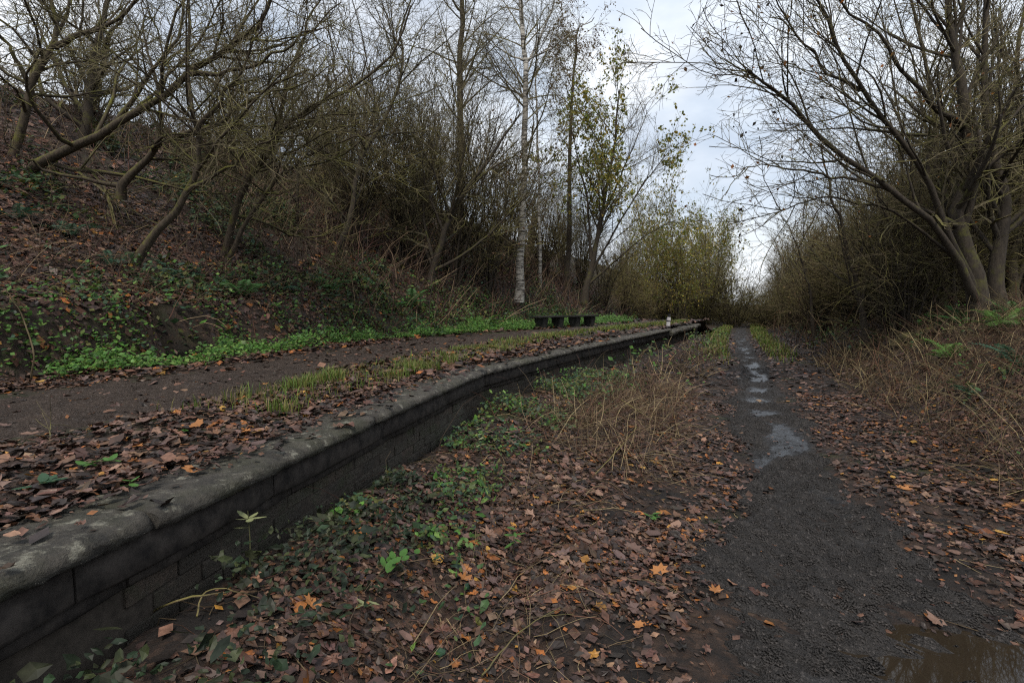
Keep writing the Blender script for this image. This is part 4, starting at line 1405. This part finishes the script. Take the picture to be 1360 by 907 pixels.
grass('grass', 'bright grass fringing the far end of the muddy footpath', h_ground, False, 113, [(200000, 13, 40, f_far, .18, .012, GRS)])

# ------------------------------------------------------------------ single plants
def frond_mesh(n=16, ln=1.0, w=.17, col=(0.05, 0.12, 0.03), seed=0):
    r = np.random.default_rng(seed)
    V, F = [], []
    t = np.linspace(0.08, 1, n)
    cx = t * ln * .85
    cz = ln * (.62 * t - .55 * t * t)
    for i in range(n):
        wl = w * ln * math.sin(math.pi * min(1, t[i] * .9 + .1)) ** .7 + .004
        for s in (-1, 1):
            k = len(V)
            dx = ln / n * .42
            b = (cx[i], 0, cz[i])
            V += [(b[0] - dx, 0, b[2]), (b[0] + dx * .3 + wl * .25, s * wl * .55, b[2] - wl * .08 + .01), (b[0] + wl * .45, s * wl, b[2] - wl * .30), (b[0] + dx, 0, b[2])]
            F += [(k, k + 1, k + 3), (k + 1, k + 2, k + 3)]
    V = np.array(V) + r.normal(size=(len(V), 3)) * .004
    return mesh_np('frond', V, np.array(F), M['green'], np.tile(col, (len(V), 1)))
FR = [frond_mesh(16, 1.0, .17, (0.05, 0.125, 0.035), 1), frond_mesh(14, 1.0, .2, (0.075, 0.15, 0.03), 2), frond_mesh(15, 1.0, .15, (0.03, 0.075, 0.04), 3)]
def fern(u, v, hf, z0, label, size, kind, seed, n=11, d=None):
    size = size * 1.15
    r = random.Random(seed)
    p = at(u, v, d)
    b = (p[0], p[1], float(hf(np.array(p[0]), np.array(p[1]))))
    t = empty('fern', b)
    tag(t, label, 'fern', 'ferns')
    for k in range(n):
        o = bpy.data.objects.new('frond', FR[kind])
        C.objects.link(o)
        o.parent = t
        o.rotation_euler = (r.uniform(-.2, .2), r.uniform(-.6, .05), k * 6.283 / n + r.uniform(-.3, .3))
        s = size * r.uniform(.7, 1.15)
        o.scale = (s, s, s)
    return t
fern(1275, 425, h_ground, 0, 'rounded green fern left of the overhanging tree foot', .62, 0, 1, 13, 10.2)
fern(1342, 440, h_ground, 0, 'green fern right of the overhanging tree foot', .6, 0, 2, 11, 9.6)
fern(1330, 452, h_ground, 0, 'bright yellow-green fern in front of the overhanging tree', .55, 1, 3, 12, 8.6)
fern(1262, 470, h_ground, 0, 'pale green fern in the brambles below the overhanging tree', .5, 1, 4, 9, 8.4)
fern(1350, 500, h_ground, 0, 'dark fern at the right edge among brambles', .5, 2, 5, 10, 6.6)
fern(1290, 520, h_ground, 0, 'small blue-green fern low on the right bank near the footpath leaves', .34, 2, 6, 8, 6.4)
fern(320, 425, h_bank, 0, 'light green leafy fern at the foot of the cut bank', .55, 0, 7, 12, 8.6)
fern(238, 420, h_bank, 0, 'dark fern hanging from the cut bank beside the light green fern', .5, 2, 8, 9, 8.3)
fern(440, 420, h_bank, 0, 'green fern at the bank foot right of the light green fern', .5, 0, 9, 10, 10.8)
fern(150, 425, h_bank, 0, 'dark fern on the cut bank above the left verge weeds', .45, 2, 10, 9, 7.6)
fern(370, 395, h_bank, 0, 'blue-green fern on the bank below the forked mossy tree', .55, 2, 11, 10, 9.6)
fern(20, 300, h_bank, 0, 'blue-green fern among brown leaves at the left edge of the bank', .5, 2, 12, 9, 7.4)
fern(95, 320, h_bank, 0, 'low fern on the leafy slope below the leaning mossy tree', .5, 2, 13, 9, 7.8)
fern(640, 405, h_bank, 0, 'bright green fern at the bank foot left of the benches', .75, 1, 14, 12, 14.5)
fern(545, 415, h_bank, 0, 'green fern at the bank foot below the dark leaning tree', .7, 0, 15, 11, 13.0)

LT, LF = leaf_template('oval')
LT[:, 1] *= 0.72 * (1 - 0.5 * np.clip(LT[:, 0], 0, 1))
def leaf_on(mesh_cache={}):
    for i, c in enumerate([(0.06, 0.14, 0.03), (0.10, 0.17, 0.05), (0.26, 0.28, 0.14), (0.03, 0.07, 0.035)]):
        if i not in mesh_cache:
            V = LT.copy(); V[:, 0] += .5; V[:, 2] *= .8
            mesh_cache[i] = mesh_np('leaf', V, LF, M['green'], np.tile(c, (len(V), 1)))
    return mesh_cache
LM = leaf_on()
M['greenstem'] = mat_plain('green stem', (0.05, 0.06, 0.025), (0.09, 0.08, 0.04), 30)
def sprig(name, label, base, pts, rad, nl, size, ci, seed, pair=True, topset=False):
    r = random.Random(seed)
    t = empty(name, base)
    tag(t, label, 'plant')
    P = catmull(np.array(pts), 8)
    V, F = tubes(P[None], (rad * (1 - .6 * np.linspace(0, 1, 8)))[None], 5)
    link('stem', mesh_np('stem', V, F, M['greenstem'], None, True), None, t)
    for k in range(nl):
        f = (0.35 + .65 * (k + 1) / nl) if not topset else r.uniform(.85, 1.0)
        i = min(7, int(f * 7))
        az = (k % 2) * math.pi + r.uniform(-.4, .4) + (math.pi / 2) if pair else r.uniform(0, 6.28)
        o = bpy.data.objects.new('leaf', LM[ci])
        C.objects.link(o)
        o.parent = t
        o.location = P[i]
        o.rotation_euler = (r.uniform(-.3, .3), r.uniform(-.35, .35), az)
        s = size * r.uniform(.75, 1.2)
        o.scale = (s, s, s)
    return t
def hit(u, v, hf):
    """where the line of sight through a photo pixel meets the ground"""
    d = np.linspace(0.8, 40, 4000)
    r = ray(u, v)
    p = np.array([0, 0, CAM_Z])[None] + r[None] * (d / r[1])[:, None]
    h = hf(p[:, 0], p[:, 1])
    if hf is h_bank: h = np.where(E.inv(p[:, 0], p[:, 1])[1] > 0, h, -9)
    i = int(np.argmax(p[:, 2] < h))
    return np.array([p[i, 0], p[i, 1], h[i]])
def gbase(u, v, z=0.1):
    return tuple(hit(u, v, h_ground) - [0, 0, .01])
def pbase(u, v):
    return tuple(hit(u, v, h_bank) - [0, 0, .01])
sprig('seedling', 'pale seedling with a rosette of leaves standing against the dark platform wall', gbase(332, 760), [(0, 0, 0), (.005, 0, .14), (.0, 0, .27)], .004, 7, .075, 2, 1, False, True)
sprig('ash_sprig', 'bright green arching sprig of paired leaves on the brown litter', gbase(500, 765, .05), [(0, 0, 0), (.06, .02, .07), (.17, .04, .09)], .003, 9, .085, 0, 2)
sprig('ash_sprig', 'smaller green leaf sprig right of the arching sprig', gbase(598, 735, .05), [(0, 0, 0), (.05, .02, .05), (.13, .05, .05)], .003, 7, .06, 1, 3)
sprig('weed', 'leafy green weed left of the smaller leaf sprig', gbase(570, 722, .08), [(0, 0, 0), (.0, 0, .06), (.01, 0, .1)], .003, 8, .055, 0, 4, False)
sprig('weed', 'upright green weed in the litter below the wall-foot plants', gbase(682, 735, .05), [(0, 0, 0), (.0, 0, .08), (.01, 0, .15)], .003, 7, .06, 0, 5, False)
sprig('weed', 'small bright green weed beside the footpath litter', gbase(865, 690, .02), [(0, 0, 0), (.0, 0, .03), (.01, 0, .05)], .002, 9, .06, 0, 6, False)
sprig('weed', 'green and yellow weed at lower centre-left near the platform foot', gbase(485, 815, .02), [(0, 0, 0), (.0, 0, .03), (.01, 0, .06)], .002, 6, .06, 2, 7, False)
sprig('bramble_shoot', 'dark green bramble shoot on the platform leaves at the left edge', pbase(40, 655), [(0, 0, 0), (.03, 0, .04), (.08, .02, .05)], .003, 9, .07, 3, 8, False)
sprig('bramble_shoot', 'green bramble shoot on the platform right of the dark shoot', pbase(110, 625), [(0, 0, 0), (.04, 0, .04), (.12, .03, .04)], .003, 10, .055, 0, 9, False)
sprig('weed', 'small green weed on the platform leaves near the path', pbase(240, 580), [(0, 0, 0), (.0, 0, .03), (.01, 0, .05)], .002, 8, .05, 0, 10, False)
sprig('weed', 'tuft of green weed on the platform near the coping joint', pbase(170, 650), [(0, 0, 0), (.0, 0, .02), (.01, 0, .04)], .002, 8, .045, 0, 11, False)
sprig('wall_plant', 'straggly grey plant growing from the platform wall below the bend', gbase(640, 610, .15), [(0, 0, 0), (-.02, -.02, .15), (-.05, -.03, .3)], .003, 9, .045, 2, 12, False)

# ------------------------------------------------------------------ fallen branches and sticks
def stick(name, label, pts, r0, mat, twigs=0, seed=0, sides=7):
    r = np.random.default_rng(seed)
    P = catmull(np.array(pts), 14)
    b = P[0].copy()
    P = P - b
    P[1:-1] += r.normal(size=P[1:-1].shape) * r0 * .35
    R = r0 * (1 - .55 * np.linspace(0, 1, 14))
    bag = Bag()
    bag.tube(P[None], R[None], sides)
    if twigs:
        p2, r2 = level(r, P[None], R[None], twigs, .2, 1, (45, 12), .3, 5, .12, .05, .5, .002)
        bag.tube(p2, r2, sides)
    o = link(name, bag.mesh(name, mat, True))
    o.location = b
    tag(o, label, 'branch')
    return o
def g3(u, v, z):
    p = hit(u, v, h_ground); return (p[0], p[1], p[2] + z * .5)
stick('fallen_branch', 'long thin reddish stem arching over the litter at lower left', [g3(70, 905, .08), g3(140, 868, .13), g3(230, 828, .14), g3(300, 806, .10)], .0065, M['twig_brown'], 1.5, 1)
stick('fallen_branch', 'thin curved stem arching over dark ground below the wall at lower left', [g3(262, 830, .05), g3(272, 815, .14), g3(300, 808, .14), g3(345, 805, .05)], .0035, M['twig_brown'], 0, 2)
stick('fallen_branch', 'thin stick lying on the leaves at bottom centre', [g3(640, 905, .05), g3(690, 850, .07), g3(745, 815, .06)], .004, M['twig'], 2, 3)
stick('fallen_branch', 'reddish stick lying at the foot of the cut bank above the verge weeds', [at(160, 462, 6.9), at(185, 457, 7.0), at(225, 451, 7.2)], .018, M['twig_brown'], 0, 4)
stick('fallen_branch', 'pale stick leaning in the dead stems beside the footpath', [g3(790, 640, .12), g3(820, 625, .35), g3(845, 610, .6)], .004, M['twig_brown'], 0, 5)
stick('fallen_branch', 'long pale stem slanting through the tangle near the wall', [g3(825, 560, .5), g3(855, 575, .4), g3(905, 590, .2)], .004, M['twig_brown'], 0, 6)
q0, q1 = at(1185, 440, 11), at(1248, 434, 10.4)
q0[2] = zg(q0[0], q0[1]) + .12; q1[2] = zg(q1[0], q1[1]) + .14
stick('fallen_log', 'dark fallen log lying on the right bank left of the overhanging tree', [q0, (q0 + q1) / 2 + [0, 0, .03], q1], .13, M['bark_dark'], 0, 7, 10)
stick('dead_stalk', 'tall dead weed stalk standing on the left verge of the platform path', [pbase(42, 505), at(44, 470, 4.9), at(30, 420, 4.9), at(8, 385, 4.8)], .009, M['twig_brown'], 2.5, 8)
stick('dead_weed', 'small dark dead weed standing in the platform path at left', [pbase(66, 585), at(67, 565, 2.75), at(68, 545, 2.75)], .0035, M['twig'], 25, 9)

print('triangles about', TRI, 'objects', len(bpy.data.objects))
